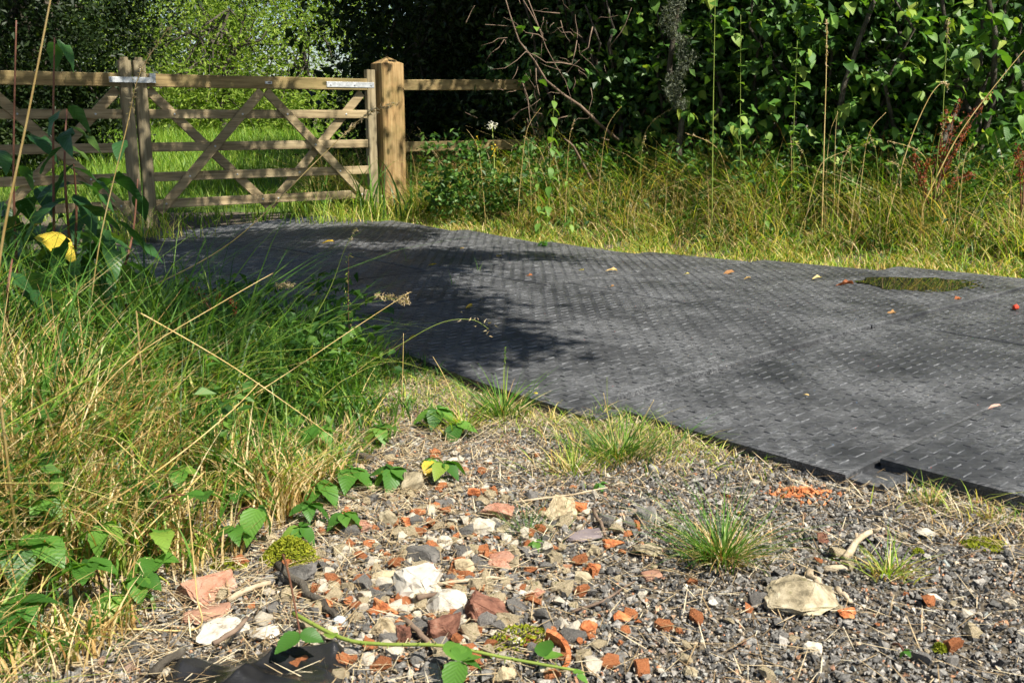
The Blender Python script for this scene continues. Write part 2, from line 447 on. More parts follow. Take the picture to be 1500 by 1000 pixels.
def mat_rubber():
    m, nt, b = new_mat('recycled_plastic')
    oc = objco(nt)
    # one continuous pattern over panel and tread: taken from the position on site
    ge = nt.nodes.new('ShaderNodeNewGeometry')
    ad = nt.nodes.new('ShaderNodeVectorMath'); ad.operation = 'ADD'
    ad.inputs[1].default_value = (3.7, 1.9, 0.0)
    nt.links.new(ge.outputs['Position'], ad.inputs[0])
    oc = ad.outputs[0]
    mp = nt.nodes.new('ShaderNodeMapping')
    mp.inputs['Scale'].default_value = (5.0, 26.0, 10.0)
    mp.inputs['Rotation'].default_value = (0, 0, R(-35))
    nt.links.new(ad.outputs[0], mp.inputs[0])
    n1 = noise(nt, 2.2, 9, 0.78, mp.outputs[0]); n1.inputs['Distortion'].default_value = 0.8
    n2 = noise(nt, 1.6, 4, 0.6, ad.outputs[0])
    r1 = ramp(nt, [(0.36, (0.019, 0.020, 0.0218)), (0.52, (0.041, 0.043, 0.0465)), (0.68, (0.080, 0.083, 0.087)), (0.85, (0.10, 0.104, 0.110))])
    nt.links.new(n1.outputs[0], r1.inputs[0])
    mp2 = nt.nodes.new('ShaderNodeMapping')
    mp2.inputs['Scale'].default_value = (22.0, 95.0, 40.0); mp2.inputs['Rotation'].default_value = (0, 0, R(-28))
    nt.links.new(ad.outputs[0], mp2.inputs[0])
    n3 = noise(nt, 2.0, 6, 0.8, mp2.outputs[0]); n3.inputs['Distortion'].default_value = 1.2
    n4 = noise(nt, 2.2, 7, 0.72, ad.outputs[0])
    r3 = ramp(nt, [(0.46, (0, 0, 0)), (0.66, (1, 1, 1))]); nt.links.new(n3.outputs[0], r3.inputs[0])
    r4 = ramp(nt, [(0.42, (0.08, 0.08, 0.08)), (0.60, (1, 1, 1))]); nt.links.new(n4.outputs[0], r4.inputs[0])
    sc_ = mixc(nt, r3.outputs[0], r4.outputs[0], 1.0, 'MULTIPLY')
    r2 = ramp(nt, [(0.35, (0.60, 0.61, 0.63)), (0.68, (1.30, 1.28, 1.25))])
    nt.links.new(n2.outputs[0], r2.inputs[0])
    c = mixc(nt, r1.outputs[0], r2.outputs[0], 1.0, 'MULTIPLY')
    c = mixc(nt, c, (0.28, 0.286, 0.294), sc_)
    # dust and coloured flecks moulded into the recycled plastic
    v = nt.nodes.new('ShaderNodeTexVoronoi'); v.inputs['Scale'].default_value = 42
    nt.links.new(oc, v.inputs[0])
    rv = ramp(nt, [(0.07, (1, 1, 1)), (0.09, (0, 0, 0))])
    nt.links.new(v.outputs['Distance'], rv.inputs[0])
    sp = nt.nodes.new('ShaderNodeSeparateColor'); nt.links.new(v.outputs['Color'], sp.inputs[0])
    rsel = ramp(nt, [(0.80, (0, 0, 0)), (0.82, (1, 1, 1))]); nt.links.new(sp.outputs[0], rsel.inputs[0])
    fm = mixc(nt, rv.outputs[0], rsel.outputs[0], 1.0, 'MULTIPLY')
    fcol = ramp(nt, [(0.0, (0.55, 0.50, 0.42)), (0.35, (0.50, 0.47, 0.40)), (0.40, (0.55, 0.10, 0.08)), (0.6, (0.40, 0.07, 0.07)), (0.65, (0.08, 0.22, 0.45)), (0.75, (0.05, 0.35, 0.25)), (0.8, (0.55, 0.45, 0.30))], 'CONSTANT')
    nt.links.new(sp.outputs[1], fcol.inputs[0])
    c = mixc(nt, c, fcol.outputs[0], fm)
    nt.links.new(c, b.inputs['Base Color'])
    rr = ramp(nt, [(0.3, (0.36,) * 3), (0.7, (0.58,) * 3)]); nt.links.new(n2.outputs[0], rr.inputs[0])
    nt.links.new(rr.outputs[0], b.inputs['Roughness'])
    b.inputs['Specular IOR Level'].default_value = 0.38
    bumpn(nt, b, n1.outputs[0], 0.55, 0.006)
    return m
M['plastic'] = mat_rubber()
M['worn_plastic'] = solid_mat('worn_plastic', [(0.40, (0.022, 0.023, 0.025)), (0.55, (0.075, 0.078, 0.082)), (0.70, (0.19, 0.194, 0.20))], 16, 0.5, 5, 0.3, 0.003, 0.4)

def mat_water():
    m, nt, b = new_mat('puddle_water')
    b.inputs['Base Color'].default_value = (0.012, 0.012, 0.011, 1)
    b.inputs['Roughness'].default_value = 0.01
    b.inputs['IOR'].default_value = 1.36
    return m
M['water'] = mat_water()

def mat_membrane():
    m, nt, b = new_mat('woven_membrane')
    oc = objco(nt)
    w1 = nt.nodes.new('ShaderNodeTexWave'); w1.inputs['Scale'].default_value = 110; w1.bands_direction = 'X'
    w2 = nt.nodes.new('ShaderNodeTexWave'); w2.inputs['Scale'].default_value = 110; w2.bands_direction = 'Y'
    nt.links.new(oc, w1.inputs[0]); nt.links.new(oc, w2.inputs[0])
    mm = nt.nodes.new('ShaderNodeMath'); mm.operation = 'ADD'
    nt.links.new(w1.outputs[1], mm.inputs[0]); nt.links.new(w2.outputs[1], mm.inputs[1])
    n = noise(nt, 9, 4, 0.6, oc)
    r = ramp(nt, [(0.4, (0.008, 0.008, 0.009)), (0.72, (0.03, 0.029, 0.028))]); nt.links.new(n.outputs[0], r.inputs[0])
    nt.links.new(r.outputs[0], b.inputs['Base Color'])
    b.inputs['Roughness'].default_value = 0.24
    b.inputs['Specular IOR Level'].default_value = 0.6
    nf = noise(nt, 420, 2, 0.6, oc)
    bumpn(nt, b, nf.outputs[0], 0.18, 0.002)
    return m
M['membrane'] = mat_membrane()
M['red_fruit'] = solid_mat('red_fruit', [(0.3, (0.50, 0.03, 0.02)), (0.7, (0.62, 0.10, 0.04))], 8, 0.35, 3, 0.05)

# ------------------------------------------------------------------ generators
def blades(base, h, wd, az, lean, droop, segs=4, pw=1.8, taper=0.8):
    """grass blades as bent strips, vectorised"""
    N = len(base)
    t = np.linspace(0, 1, segs + 1)[None, :]
    hor = lean[:, None] * h[:, None] * t ** pw
    z = h[:, None] * (t - droop[:, None] * t ** 3)
    z = np.maximum(z, 0.002)
    cx = base[:, 0:1] + hor * np.cos(az)[:, None]
    cy = base[:, 1:2] + hor * np.sin(az)[:, None]
    cz = base[:, 2:3] + z
    tw = az + np.pi / 2 + rng.normal(0, 0.6, N)
    ww = wd[:, None] * np.clip((1 - t) ** taper, 0.06, 1) * np.minimum(1, 0.6 + t * 1.5)
    sx, sy = np.cos(tw)[:, None] * ww / 2, np.sin(tw)[:, None] * ww / 2
    Lf = np.stack([cx - sx, cy - sy, cz], -1)
    Rt = np.stack([cx + sx, cy + sy, cz], -1)
    v = np.stack([Lf, Rt], 2).reshape(N, -1, 3)
    k = 2 * (segs + 1)
    f = []
    for i in range(segs):
        f.append([2 * i, 2 * i + 1, 2 * i + 3, 2 * i + 2])
    f = (np.array(f)[None] + (np.arange(N) * k)[:, None, None]).reshape(-1, 4)
    return v.reshape(-1, 3), f

def leaves(c, size, nrm, asp=0.55, fold=0.25):
    """small leaves: four-sided folded blades; c (N,3), size (N,), nrm (N,3)"""
    N = len(c)
    nrm = nrm / (np.linalg.norm(nrm, axis=1, keepdims=True) + 1e-9)
    a = rng.normal(size=(N, 3))
    d = a - nrm * np.sum(a * nrm, 1, keepdims=True)
    d /= np.linalg.norm(d, axis=1, keepdims=True) + 1e-9
    s = np.cross(nrm, d)
    L = size[:, None]
    p0 = c - d * L * 0.5
    p2 = c + d * L * 0.5 - nrm * L * 0.12
    pl = c + s * L * asp * 0.5 + nrm * L * fold * 0.4 - d * L * 0.06
    pr = c - s * L * asp * 0.5 + nrm * L * fold * 0.4 - d * L * 0.06
    v = np.stack([p0, pr, p2, pl], 1).reshape(-1, 3)
    o = (np.arange(N) * 4)[:, None]
    f = np.concatenate([o + np.array([[0, 1, 2]]), o + np.array([[0, 2, 3]])], 0)
    return v, f

def cloud(centres, rad, n_each, size, up=0.6, asp=0.55, jit=0.35):
    """leaf clumps: centres (K,3), rad scalar or (K,), returns verts, faces"""
    K = len(centres)
    rad = np.broadcast_to(np.asarray(rad, float), (K,))
    c = np.repeat(centres, n_each, 0)
    r = np.repeat(rad, n_each)
    off = rng.normal(size=(len(c), 3)) * 0.5
    off[:, 2] *= 0.75
    c = c + off * r[:, None]
    sz = size * (1 + rng.uniform(-jit, jit, len(c)))
    nr = rng.normal(size=(len(c), 3)) * 0.55
    nr[:, 2] += up
    return leaves(c, sz, nr, asp)

ICO_V = None
def ico():
    global ICO_V, ICO_F
    if ICO_V is None:
        bm = bmesh.new(); bmesh.ops.create_icosphere(bm, subdivisions=1, radius=1)
        ICO_V = np.array([v.co[:] for v in bm.verts]); ICO_F = np.array([[v.index for v in f.verts] for f in bm.faces]); bm.free()
    return ICO_V, ICO_F

HULLS = None
def hull_templates(k=28):
    global HULLS
    if HULLS is None:
        HULLS = []
        rs = np.random.default_rng(3)
        while len(HULLS) < k:
            p = rs.normal(size=(9, 3)); p /= np.linalg.norm(p, axis=1, keepdims=True)
            p = p / np.abs(p).max(1, keepdims=True) ** 0.5 * rs.uniform(0.75, 1.0, (9, 1))
            bm = bmesh.new()
            for q in p: bm.verts.new(q)
            bmesh.ops.convex_hull(bm, input=bm.verts[:])
            bmesh.ops.triangulate(bm, faces=bm.faces[:])
            bm.verts.index_update()
            v = np.array([q.co[:] for q in bm.verts]); f = np.array([[q.index for q in g.verts] for g in bm.faces]); bm.free()
            if len(f) and f.max() < len(v): HULLS.append((v, f))
    return HULLS

def stones(c, size, flat=(0.5, 1.0)):
    """angular chips, vectorised over a set of broken-stone templates"""
    T = hull_templates()
    N = len(c)
    which = rng.integers(0, len(T), N)
    VV, FF, base = [], [], 0
    for t, (V0, F0) in enumerate(T):
        sel = np.where(which == t)[0]
        n, k = len(sel), len(V0)
        if n == 0: continue
        v = V0[None] * (1 + rng.uniform(-0.12, 0.12, (n, k, 1)))
        sc = np.stack([rng.uniform(0.7, 1.35, n), rng.uniform(0.7, 1.2, n), rng.uniform(*flat, n)], -1)
        v = v * sc[:, None] * size[sel][:, None, None]
        a = rng.uniform(0, 2 * np.pi, n); ca, sa = np.cos(a)[:, None], np.sin(a)[:, None]
        tl = rng.normal(0, 0.5, n)[:, None]
        x, y, z = v[..., 0], v[..., 1], v[..., 2]
        z, x = z * np.cos(tl) - x * np.sin(tl), x * np.cos(tl) + z * np.sin(tl)
        v = np.stack([x * ca - y * sa, x * sa + y * ca, z], -1) + c[sel][:, None]
        VV.append(v.reshape(-1, 3))
        FF.append((F0[None] + (np.arange(n) * k)[:, None, None]).reshape(-1, 3) + base)
        base += n * k
    return np.concatenate(VV), np.concatenate(FF)

def rock_mesh(name, dims, mat, cuts=9, seed=0, blocky=0.6, rough=0.05, sub=3):
    """angular broken stone: hull of scattered points, split and roughened, sized dims, base at z=0"""
    rs = np.random.default_rng(seed)
    n = 9 + cuts
    p = rs.normal(size=(n, 3)); p /= np.linalg.norm(p, axis=1, keepdims=True)
    if cuts < 5: p = np.concatenate([p, rs.normal(size=(40, 3))]); p /= np.linalg.norm(p, axis=1, keepdims=True)
    m = np.abs(p).max(1, keepdims=True)
    p = p / m ** blocky * rs.uniform(0.86, 1.0, (len(p), 1))
    bm = bmesh.new()
    for q in p: bm.verts.new(q)
    r_ = bmesh.ops.convex_hull(bm, input=bm.verts[:])
    bmesh.ops.delete(bm, geom=list({g for g in r_['geom_interior'] + r_['geom_unused'] if isinstance(g, bmesh.types.BMVert)}), context='VERTS')
    bmesh.ops.dissolve_limit(bm, angle_limit=R(14), verts=bm.verts[:], edges=bm.edges[:])
    if sub > 2: bmesh.ops.bevel(bm, geom=bm.edges[:], offset=0.05, segments=1, affect='EDGES', clamp_overlap=True)
    bmesh.ops.triangulate(bm, faces=bm.faces[:])
    bmesh.ops.subdivide_edges(bm, edges=bm.edges[:], cuts=2 if sub > 2 else 1, use_grid_fill=True)
    bmesh.ops.triangulate(bm, faces=bm.faces[:])
    bm.verts.index_update()
    v = np.array([q.co[:] for q in bm.verts]); f = np.array([[q.index for q in g.verts] for g in bm.faces]); bm.free()
    for k in range(5):
        d = rs.normal(size=3) * (2.5 + 3.5 * k); ph = rs.uniform(0, 6.3)
        v *= (1 + rough * 0.7 / (1 + 0.4 * k) * np.sin(v @ d + ph))[:, None]
    v += rs.normal(size=v.shape) * rough * 0.22
    v -= (v.max(0) + v.min(0)) / 2
    v /= (v.max(0) - v.min(0)) / 2
    v *= np.array(dims) / 2
    v[:, 2] += dims[2] * 0.5
    return mk_mesh(name, v, f, mat)

def leaf_mesh(name, mat, L=1.0, W=0.6, rows=6, serr=0.06, droop=0.25, fold=0.18, tipw=1.3, seed=0, wave=0.03):
    """one leaf, stalk at the origin, pointing along +Y, unit length"""
    rs = np.random.default_rng(seed)
    vs, fs = [], []
    for i in range(rows + 1):
        t = i / rows
        wdt = W * 0.5 * (math.sin(math.pi * min(1, t ** 0.72)) ** 0.8 if 0 < t < 1 else 0.03) * (1.0 if t < 0.5 else (1 - 0.25 * (t - 0.5) * tipw))
        if 0 < t < 1 and i % 2: wdt *= 1 + serr
        z = -droop * t * t * L
        y = L * t * (1 - 0.12 * droop * t)
        wv = wave * rs.normal()
        vs += [(-wdt, y, z + fold * wdt + wv * L * 0.5), (0, y, z), (wdt, y, z + fold * wdt - wv * L * 0.5)]
    for i in range(rows):
        a = 3 * i
        fs += [(a, a + 1, a + 4, a + 3), (a + 1, a + 2, a + 5, a + 4)]
    return mk_mesh(name, np.array(vs), np.array(fs), mat, True)

LEAF = {}
for kind, W in (('shrub', 0.72), ('bramble', 0.66), ('dock', 0.42), ('nettle', 0.48), ('yellow', 0.8), ('fallen', 0.5)):
    LEAF[kind] = [leaf_mesh(kind + '_leaf', M[kind + '_leaf'] if kind != 'fallen' else M['fallen'], 1.0, W, 13 if kind in ('bramble', 'nettle') else 7,
                            {'bramble': 0.10, 'nettle': 0.12}.get(kind, 0.03), 0.22 + 0.12 * s, 0.22 if kind != 'fallen' else 0.6, 1.3, s,
                            {'dock': 0.06, 'fallen': 0.09, 'bramble': 0.022, 'nettle': 0.015}.get(kind, 0.035)) for s in range(4)]

def put_leaf(kind, parent, pos, yaw, pitch, roll, size, name='leaf', label=None):
    """leaf child with its stalk end at pos (world)"""
    o = link(name, random.choice(LEAF[kind]), parent, Vector(pos) - parent.location, None, size)
    o.rotation_mode = 'XYZ'
    o.rotation_euler = (Matrix.Rotation(yaw, 4, 'Z') @ Matrix.Rotation(pitch, 4, 'X') @ Matrix.Rotation(roll, 4, 'Y')).to_euler()
    if label: o['label'] = label
    return o

# ================================================================== GROUND
def sheet(name, x0, x1, y0, y1, nx, ny, mat, fn, keep=None):
    xs = np.linspace(x0, x1, nx); ys = np.linspace(y0, y1, ny)
    X, Y = np.meshgrid(xs, ys)
    Z = fn(X, Y)
    v = np.stack([X, Y, Z], -1).reshape(-1, 3)
    i = np.arange((nx - 1) * (ny - 1)); r, c = i // (nx - 1), i % (nx - 1)
    f = np.stack([r * nx + c, r * nx + c + 1, (r + 1) * nx + c + 1, (r + 1) * nx + c], -1)
    return mk_mesh(name, v, f, mat, True)

# one sheet, fine near the camera, coarse far off
gx = np.concatenate([np.linspace(-160, -8, 24), np.linspace(-7.5, 7.5, 220), np.linspace(8, 160, 24)])
gy = np.concatenate([np.linspace(-40, -0.5, 16), np.linspace(0, 12, 180), np.linspace(12.5, 30, 36), np.linspace(34, 260, 24)])
X, Y = np.meshgrid(gx, gy)
Z = gz(X, Y) - 0.004
nx, ny = len(gx), len(gy)
i = np.arange((nx - 1) * (ny - 1)); r, c = i // (nx - 1), i % (nx - 1)
ground = link('ground', mk_mesh('ground', np.stack([X, Y, Z], -1).reshape(-1, 3), np.stack([r * nx + c, r * nx + c + 1, (r + 1) * nx + c + 1, (r + 1) * nx + c], -1), M['soil'], True))
tagobj(ground, 'dark earth under the gravel, mats and grass', None, None, 'structure')
field = link('field', sheet('field', -30, 14, 9.6, 48, 60, 60, M['field_soil'], lambda x, y: gz(x, y) + 0.004 - 0.03 * ss(10.2, 9.6, y)))
tagobj(field, 'green meadow behind the gate', None, None, 'structure')

# ================================================================== MATS
def mat_uvw(i, row, a, b):
    """plan point of mat column i, row: a across 0..1, b along 0..1"""
    o = A1 + (i - 1) * (U * STEP_U + V * STEP_V)
    p = o + np.multiply.outer(np.asarray(a) * MATW, U) + np.multiply.outer(row * (MAT_L + 0.011) + np.asarray(b) * MAT_L, V)
    return p[..., 0], p[..., 1]
MATW = 0.868
TH = 0.040
pos_word = {}
def mat_top(i, row, x, y, tilt):
    u, d = lane(x, y)
    return matz(x, y) + TH + tilt[0] + tilt[1] * (u - (i - 1) * STEP_U)

def make_ground_mat(i, row, label):
    rs = random.Random(i * 31)
    tilt = (rs.uniform(0.0, 0.005) + 0.0015 * row, rs.uniform(-0.005, 0.005))
    if i == 2: tilt = (0.011, -0.004)
    if i == 0: tilt = (0.010, 0.0)
    org = np.array(mat_uvw(i, row, 0.0, 0.0)).reshape(2)
    root = thing('ground_mat', label, 'ground mat', (float(org[0]), float(org[1]), 0), None, 'ground protection mats laid along the lane')
    na, nb = 16, 32
    a = np.concatenate([[0, 0.012], np.linspace(0.05, 0.95, na - 4), [0.988, 1]])
    b = np.concatenate([[0, 0.006], np.linspace(0.03, 0.97, nb - 4), [0.994, 1]])
    Aa, Bb = np.meshgrid(a, b)
    x, y = mat_uvw(i, row, Aa, Bb)
    z = mat_top(i, row, x, y, tilt)
    edge = (Aa == 0) | (Aa == 1) | (Bb == 0) | (Bb == 1)
    z = z - np.where(edge, 0.004, 0.0)
    top = np.stack([x, y, z], -1).reshape(-1, 3)
    n = na
    q = [(r * n + c, r * n + c + 1, (r + 1) * n + c + 1, (r + 1) * n + c) for r in range(nb - 1) for c in range(n - 1)]
    loop = [c for c in range(n)] + [r * n + n - 1 for r in range(1, nb)] + [(nb - 1) * n + c for c in range(n - 2, -1, -1)] + [r * n for r in range(nb - 2, 0, -1)]
    lv = top[loop]
    cen = top.mean(0)
    # side: a groove half way down, then the foot of the edge
    inw = (cen - lv); inw[:, 2] = 0; inw /= np.linalg.norm(inw, axis=1, keepdims=True)
    rings = [lv, lv + np.array([0, 0, -0.013]), lv + inw * 0.005 + np.array([0, 0, -0.016]), lv + inw * 0.004 + np.array([0, 0, -TH * 0.95])]
    verts = [top]; base = len(top); nl = len(loop)
    for k in range(1, 4): verts.append(rings[k])
    idx = [np.array(loop)] + [base + k * nl + np.arange(nl) for k in range(3)]
    for k in range(3):
        A_, B_ = idx[k], idx[k + 1]
        q += [(A_[(j + 1) % nl], A_[j], B_[j], B_[(j + 1) % nl]) for j in range(nl)]
    vv = np.concatenate(verts) - np.array([org[0], org[1], 0])
    link('panel', mk_mesh('mat_panel', vv, np.array(q), M['plastic'], False), root)
    # moulded tread: small raised pads, staggered
    pv, pf = [], []
    ua = np.arange(0.026, MATW - 0.02, 0.046)
    for k, uu in enumerate(ua):
        vb = np.arange(0.035 + (0.042 if k % 2 else 0.0), MAT_L - 0.04, 0.084)
        for vv_ in vb:
            if rs.random() < 0.02: continue
            pv.append((uu, vv_))
    pv = np.array(pv)
    N = len(pv)
    lu, lvv = 0.0100, 0.0240
    cor = np.array([(-1, -1), (1, -1), (1, 1), (-1, 1)])
    wear = rng.uniform(0.5, 1.0, (N, 1))
    bu = (pv[:, None, 0] + cor[None, :, 0] * (lu + 0.0022)) / MATW; bv = (pv[:, None, 1] + cor[None, :, 1] * (lvv + 0.0022)) / MAT_L
    tu = (pv[:, None, 0] + cor[None, :, 0] * lu) / MATW; tv = (pv[:, None, 1] + cor[None, :, 1] * lvv) / MAT_L
    x1, y1 = mat_uvw(i, row, bu, bv); x2, y2 = mat_uvw(i, row, tu, tv)
    z1 = mat_top(i, row, x1, y1, tilt) - 0.001; z2 = mat_top(i, row, x2, y2, tilt) + 0.0036 * wear
    pvt = np.concatenate([np.stack([x1, y1, z1], -1), np.stack([x2, y2, z2], -1)], 1).reshape(-1, 3) - np.array([org[0], org[1], 0])
    ff = np.array([(4, 5, 6, 7), (0, 1, 5, 4), (1, 2, 6, 5), (2, 3, 7, 6), (3, 0, 4, 7)])
    ff = (ff[None] + (np.arange(N) * 8)[:, None, None]).reshape(-1, 4)
    tme = mk_mesh('tread_pattern', pvt, ff, M['plastic'])
    tme.materials.append(M['worn_plastic'])          # rubbed pale edges of the pads
    tme.polygons.foreach_set('material_index', np.tile(np.array([0, 1, 1, 1, 1], np.int32), N))
    tagobj(link('tread_pattern', tme, root), None, None, None, 'stuff')
    # joining flange along the right side: a shallow channel lying under the next mat
    fv, fq = [], []
    prof = [(1.002, -0.012), (1.002, -0.020), (1.03, -0.021), (1.095, -0.021), (1.100, -0.012), (1.112, -0.012), (1.116, -0.0255)]
    bs = np.linspace(0.012, 0.99, 14)
    for bb in bs:
        for (aa, dz) in prof:
            xx, yy = mat_uvw(i, row, np.array(aa), np.array(bb))
            fv.append((float(xx) - org[0], float(yy) - org[1], float(mat_top(i, row, xx, yy, tilt)) + dz + (0.002 if dz > -0.015 else 0)))
    k = len(prof)
    for rr_ in range(len(bs) - 1):
        for cc in range(k - 1):
            fq.append((rr_ * k + cc, rr_ * k + cc + 1, (rr_ + 1) * k + cc + 1, (rr_ + 1) * k + cc))
    # closed front end
    b0 = len(fv)
    for (aa, dz) in prof:
        xx, yy = mat_uvw(i, row, np.array(aa), np.array(bs[0]))
        fv.append((float(xx) - org[0], float(yy) - org[1], float(mat_top(i, row, xx, yy, tilt)) - TH - 0.004))
    for cc in range(k - 1):
        fq.append((cc + 1, cc, b0 + cc, b0 + cc + 1))
    link('flange', mk_mesh('mat_flange', np.array(fv), np.array(fq), M['plastic']), root)
    return root

MAT_LABELS = {
    (3, 0): 'black ribbed ground mat beyond the rightmost one in the near row, mostly out of frame',
    (2, 0): 'black ground mat at the right edge, its front edge over the gravel',
    (1, 0): 'black ground mat whose front corner ends at the exposed joining channel',
    (0, 0): 'black ground mat whose front corner pokes out above the grass tuft mid-picture',
    (-1, 0): 'black ground mat in the near row with a lifted front edge beside the left grass',
    (-2, 0): 'shaded black ground mat behind the tall left grass, near row',
    (-3, 0): 'shaded black ground mat in the near row, third from the gate end',
    (-4, 0): 'shaded black ground mat in the near row, second from the gate end',
    (-5, 0): 'shaded black ground mat at the gate end of the near row, behind dock leaves',
    (3, 1): 'black ground mat at the far right of the far row, out past the puddle',
    (2, 1): 'black ground mat at the right edge of the far row, beside the red fruit',
    (1, 1): 'black ground mat of the far row right of the puddle',
    (0, 1): 'black ground mat of the far row that holds the puddle',
    (-1, 1): 'sunlit black ground mat of the far row just left of the puddle mat',
    (-2, 1): 'black ground mat in the middle of the far row along the verge',
    (-3, 1): 'black ground mat of the far row where tree shade begins',
    (-4, 1): 'shaded black ground mat of the far row, third from the gate end',
    (-5, 1): 'shaded black ground mat of the far row, second from the gate end',
    (-6, 1): 'shaded black ground mat nearest the wooden gate, end of the far row',
}
for (i_, row_), lab in MAT_LABELS.items():
    make_ground_mat(i_, row_, lab)

# puddle lying in the hollow of the mat
pc = (2.30, 5.52)
pz = float(mat_top(0, 1, np.array(pc[0]), np.array(pc[1]), (0.010, 0.0))) + 0.0082
aa = np.linspace(0, 2 * np.pi, 72, endpoint=False)
rad = 1 + 0.10 * np.sin(3 * aa + 1) + 0.07 * np.sin(7 * aa) + 0.05 * np.sin(11 * aa + 2)
pr_ = np.stack([0.34 * rad * np.cos(aa), 0.24 * rad * np.sin(aa)], -1)
pv = np.concatenate([[[0, 0, 0]], np.concatenate([pr_, np.zeros((72, 1))], 1)])
pf = np.array([(0, 1 + k, 1 + (k + 1) % 72) for k in range(72)])
puddle = link('puddle', mk_mesh('puddle', pv, pf, M['water'], True), None, (pc[0], pc[1], pz))
tagobj(puddle, 'rain puddle reflecting the verge on the far mats', 'puddle')

# ================================================================== GRAVEL
def sample(n, x0, x1, y0, y1, fn):
    out = []
    tot = 0
    while tot < n:
        p = np.stack([rng.uniform(x0, x1, n), rng.uniform(y0, y1, n)], -1)
        k = fn(p[:, 0], p[:, 1])
        p = p[rng.uniform(size=n) < k]
        out.append(p); tot += len(p)
    return np.concatenate(out)[:n]

def wob(x, y, s=1.0):
    return 0.5 * np.sin(2.3 * s * x + 1.3 * np.sin(1.9 * s * y)) + 0.5 * np.sin(3.7 * s * y + 1.1 * np.sin(2.9 * s * x + 2))

def left_edge(y):
    """x of the right border of the tall grass on the left"""
    return np.interp(y, [1.0, 1.6, 2.0, 2.4, 2.8, 3.1, 3.5, 3.9, 4.4], [-0.95, -0.82, -0.68, -0.54, -0.42, -0.30, -0.30, -0.45, -0.6])

def under_mat(x, y, mg=0.0):
    """true where a near-row mat lies"""
    dx, dy = np.asarray(x) - A1[0], np.asarray(y) - A1[1]
    u = dx * U[0] + dy * U[1]; v = dx * V[0] + dy * V[1]
    c_ = np.floor(u / STEP_U)
    return v - c_ * STEP_V > mg

def gravel_k(x, y):
    u, d = lane(x, y)
    k = (~under_mat(x, y, 0.012)) & (np.abs(x) < 0.60 * y + 0.35)
    k = k & (x > left_edge(y) - 0.35)
    return k.astype(float)

p = sample(72000, -1.6, 2.7, 1.15, 4.2, gravel_k)
sz = np.clip(rng.lognormal(math.log(0.0043), 0.42, len(p)), 0.0022, 0.015)
c = np.concatenate([p, (gz(p[:, 0], p[:, 1]) + sz * rng.uniform(-0.3, 0.75, len(p)))[:, None]], 1)
v, f = stones(c, sz)
gravel = link('gravel', mk_mesh('gravel', v, f, M['gravel']))
tagobj(gravel, 'dark grey crushed gravel with pale and orange bits in front of the mats', 'gravel', None, 'stuff')
p = sample(26000, -1.6, 2.7, 1.15, 4.2, lambda x, y: gravel_k(x, y) * np.clip(0.25 + ss(0.7, -0.5, x), 0, 1))
sz = rng.uniform(0.0015, 0.0042, len(p))
c = np.concatenate([p, (gz(p[:, 0], p[:, 1]) + rng.uniform(0.001, 0.007, len(p)))[:, None]], 1)
v, f = stones(c, sz)
tagobj(link('grit', mk_mesh('grit', v, f, M['fines'])), 'fine grit and crumbs scattered between the gravel stones', 'grit', None, 'stuff')

# ---- loose stones that can be told apart
def hero(name, label, cat, px, py, wpx, hpx, mat, seed, flat=0.6, cuts=9, blocky=0.6, yaw=None, sink=0.38, rough=0.085, group=None, tilt=(0, 0), deep=0.8):
    """stone filling about wpx x hpx of the photograph, resting at the foot of that box"""
    x, y = G(px, py + hpx * 0.42)
    s = pxm(y)
    W = wpx * s * 1.05
    H = hpx * s * flat
    D = W * deep
    H = max(H, W * 0.16)
    me = rock_mesh(name, (W, D, H * (1 + sink)), M[mat], cuts, seed, blocky, rough)
    o = link(name, me, None, (x, y + D * 0.35, gzf(x, y) - H * sink + 0.004), (tilt[0], tilt[1], yaw if yaw is not None else random.uniform(-0.4, 0.4)))
    return tagobj(o, label, cat, group)

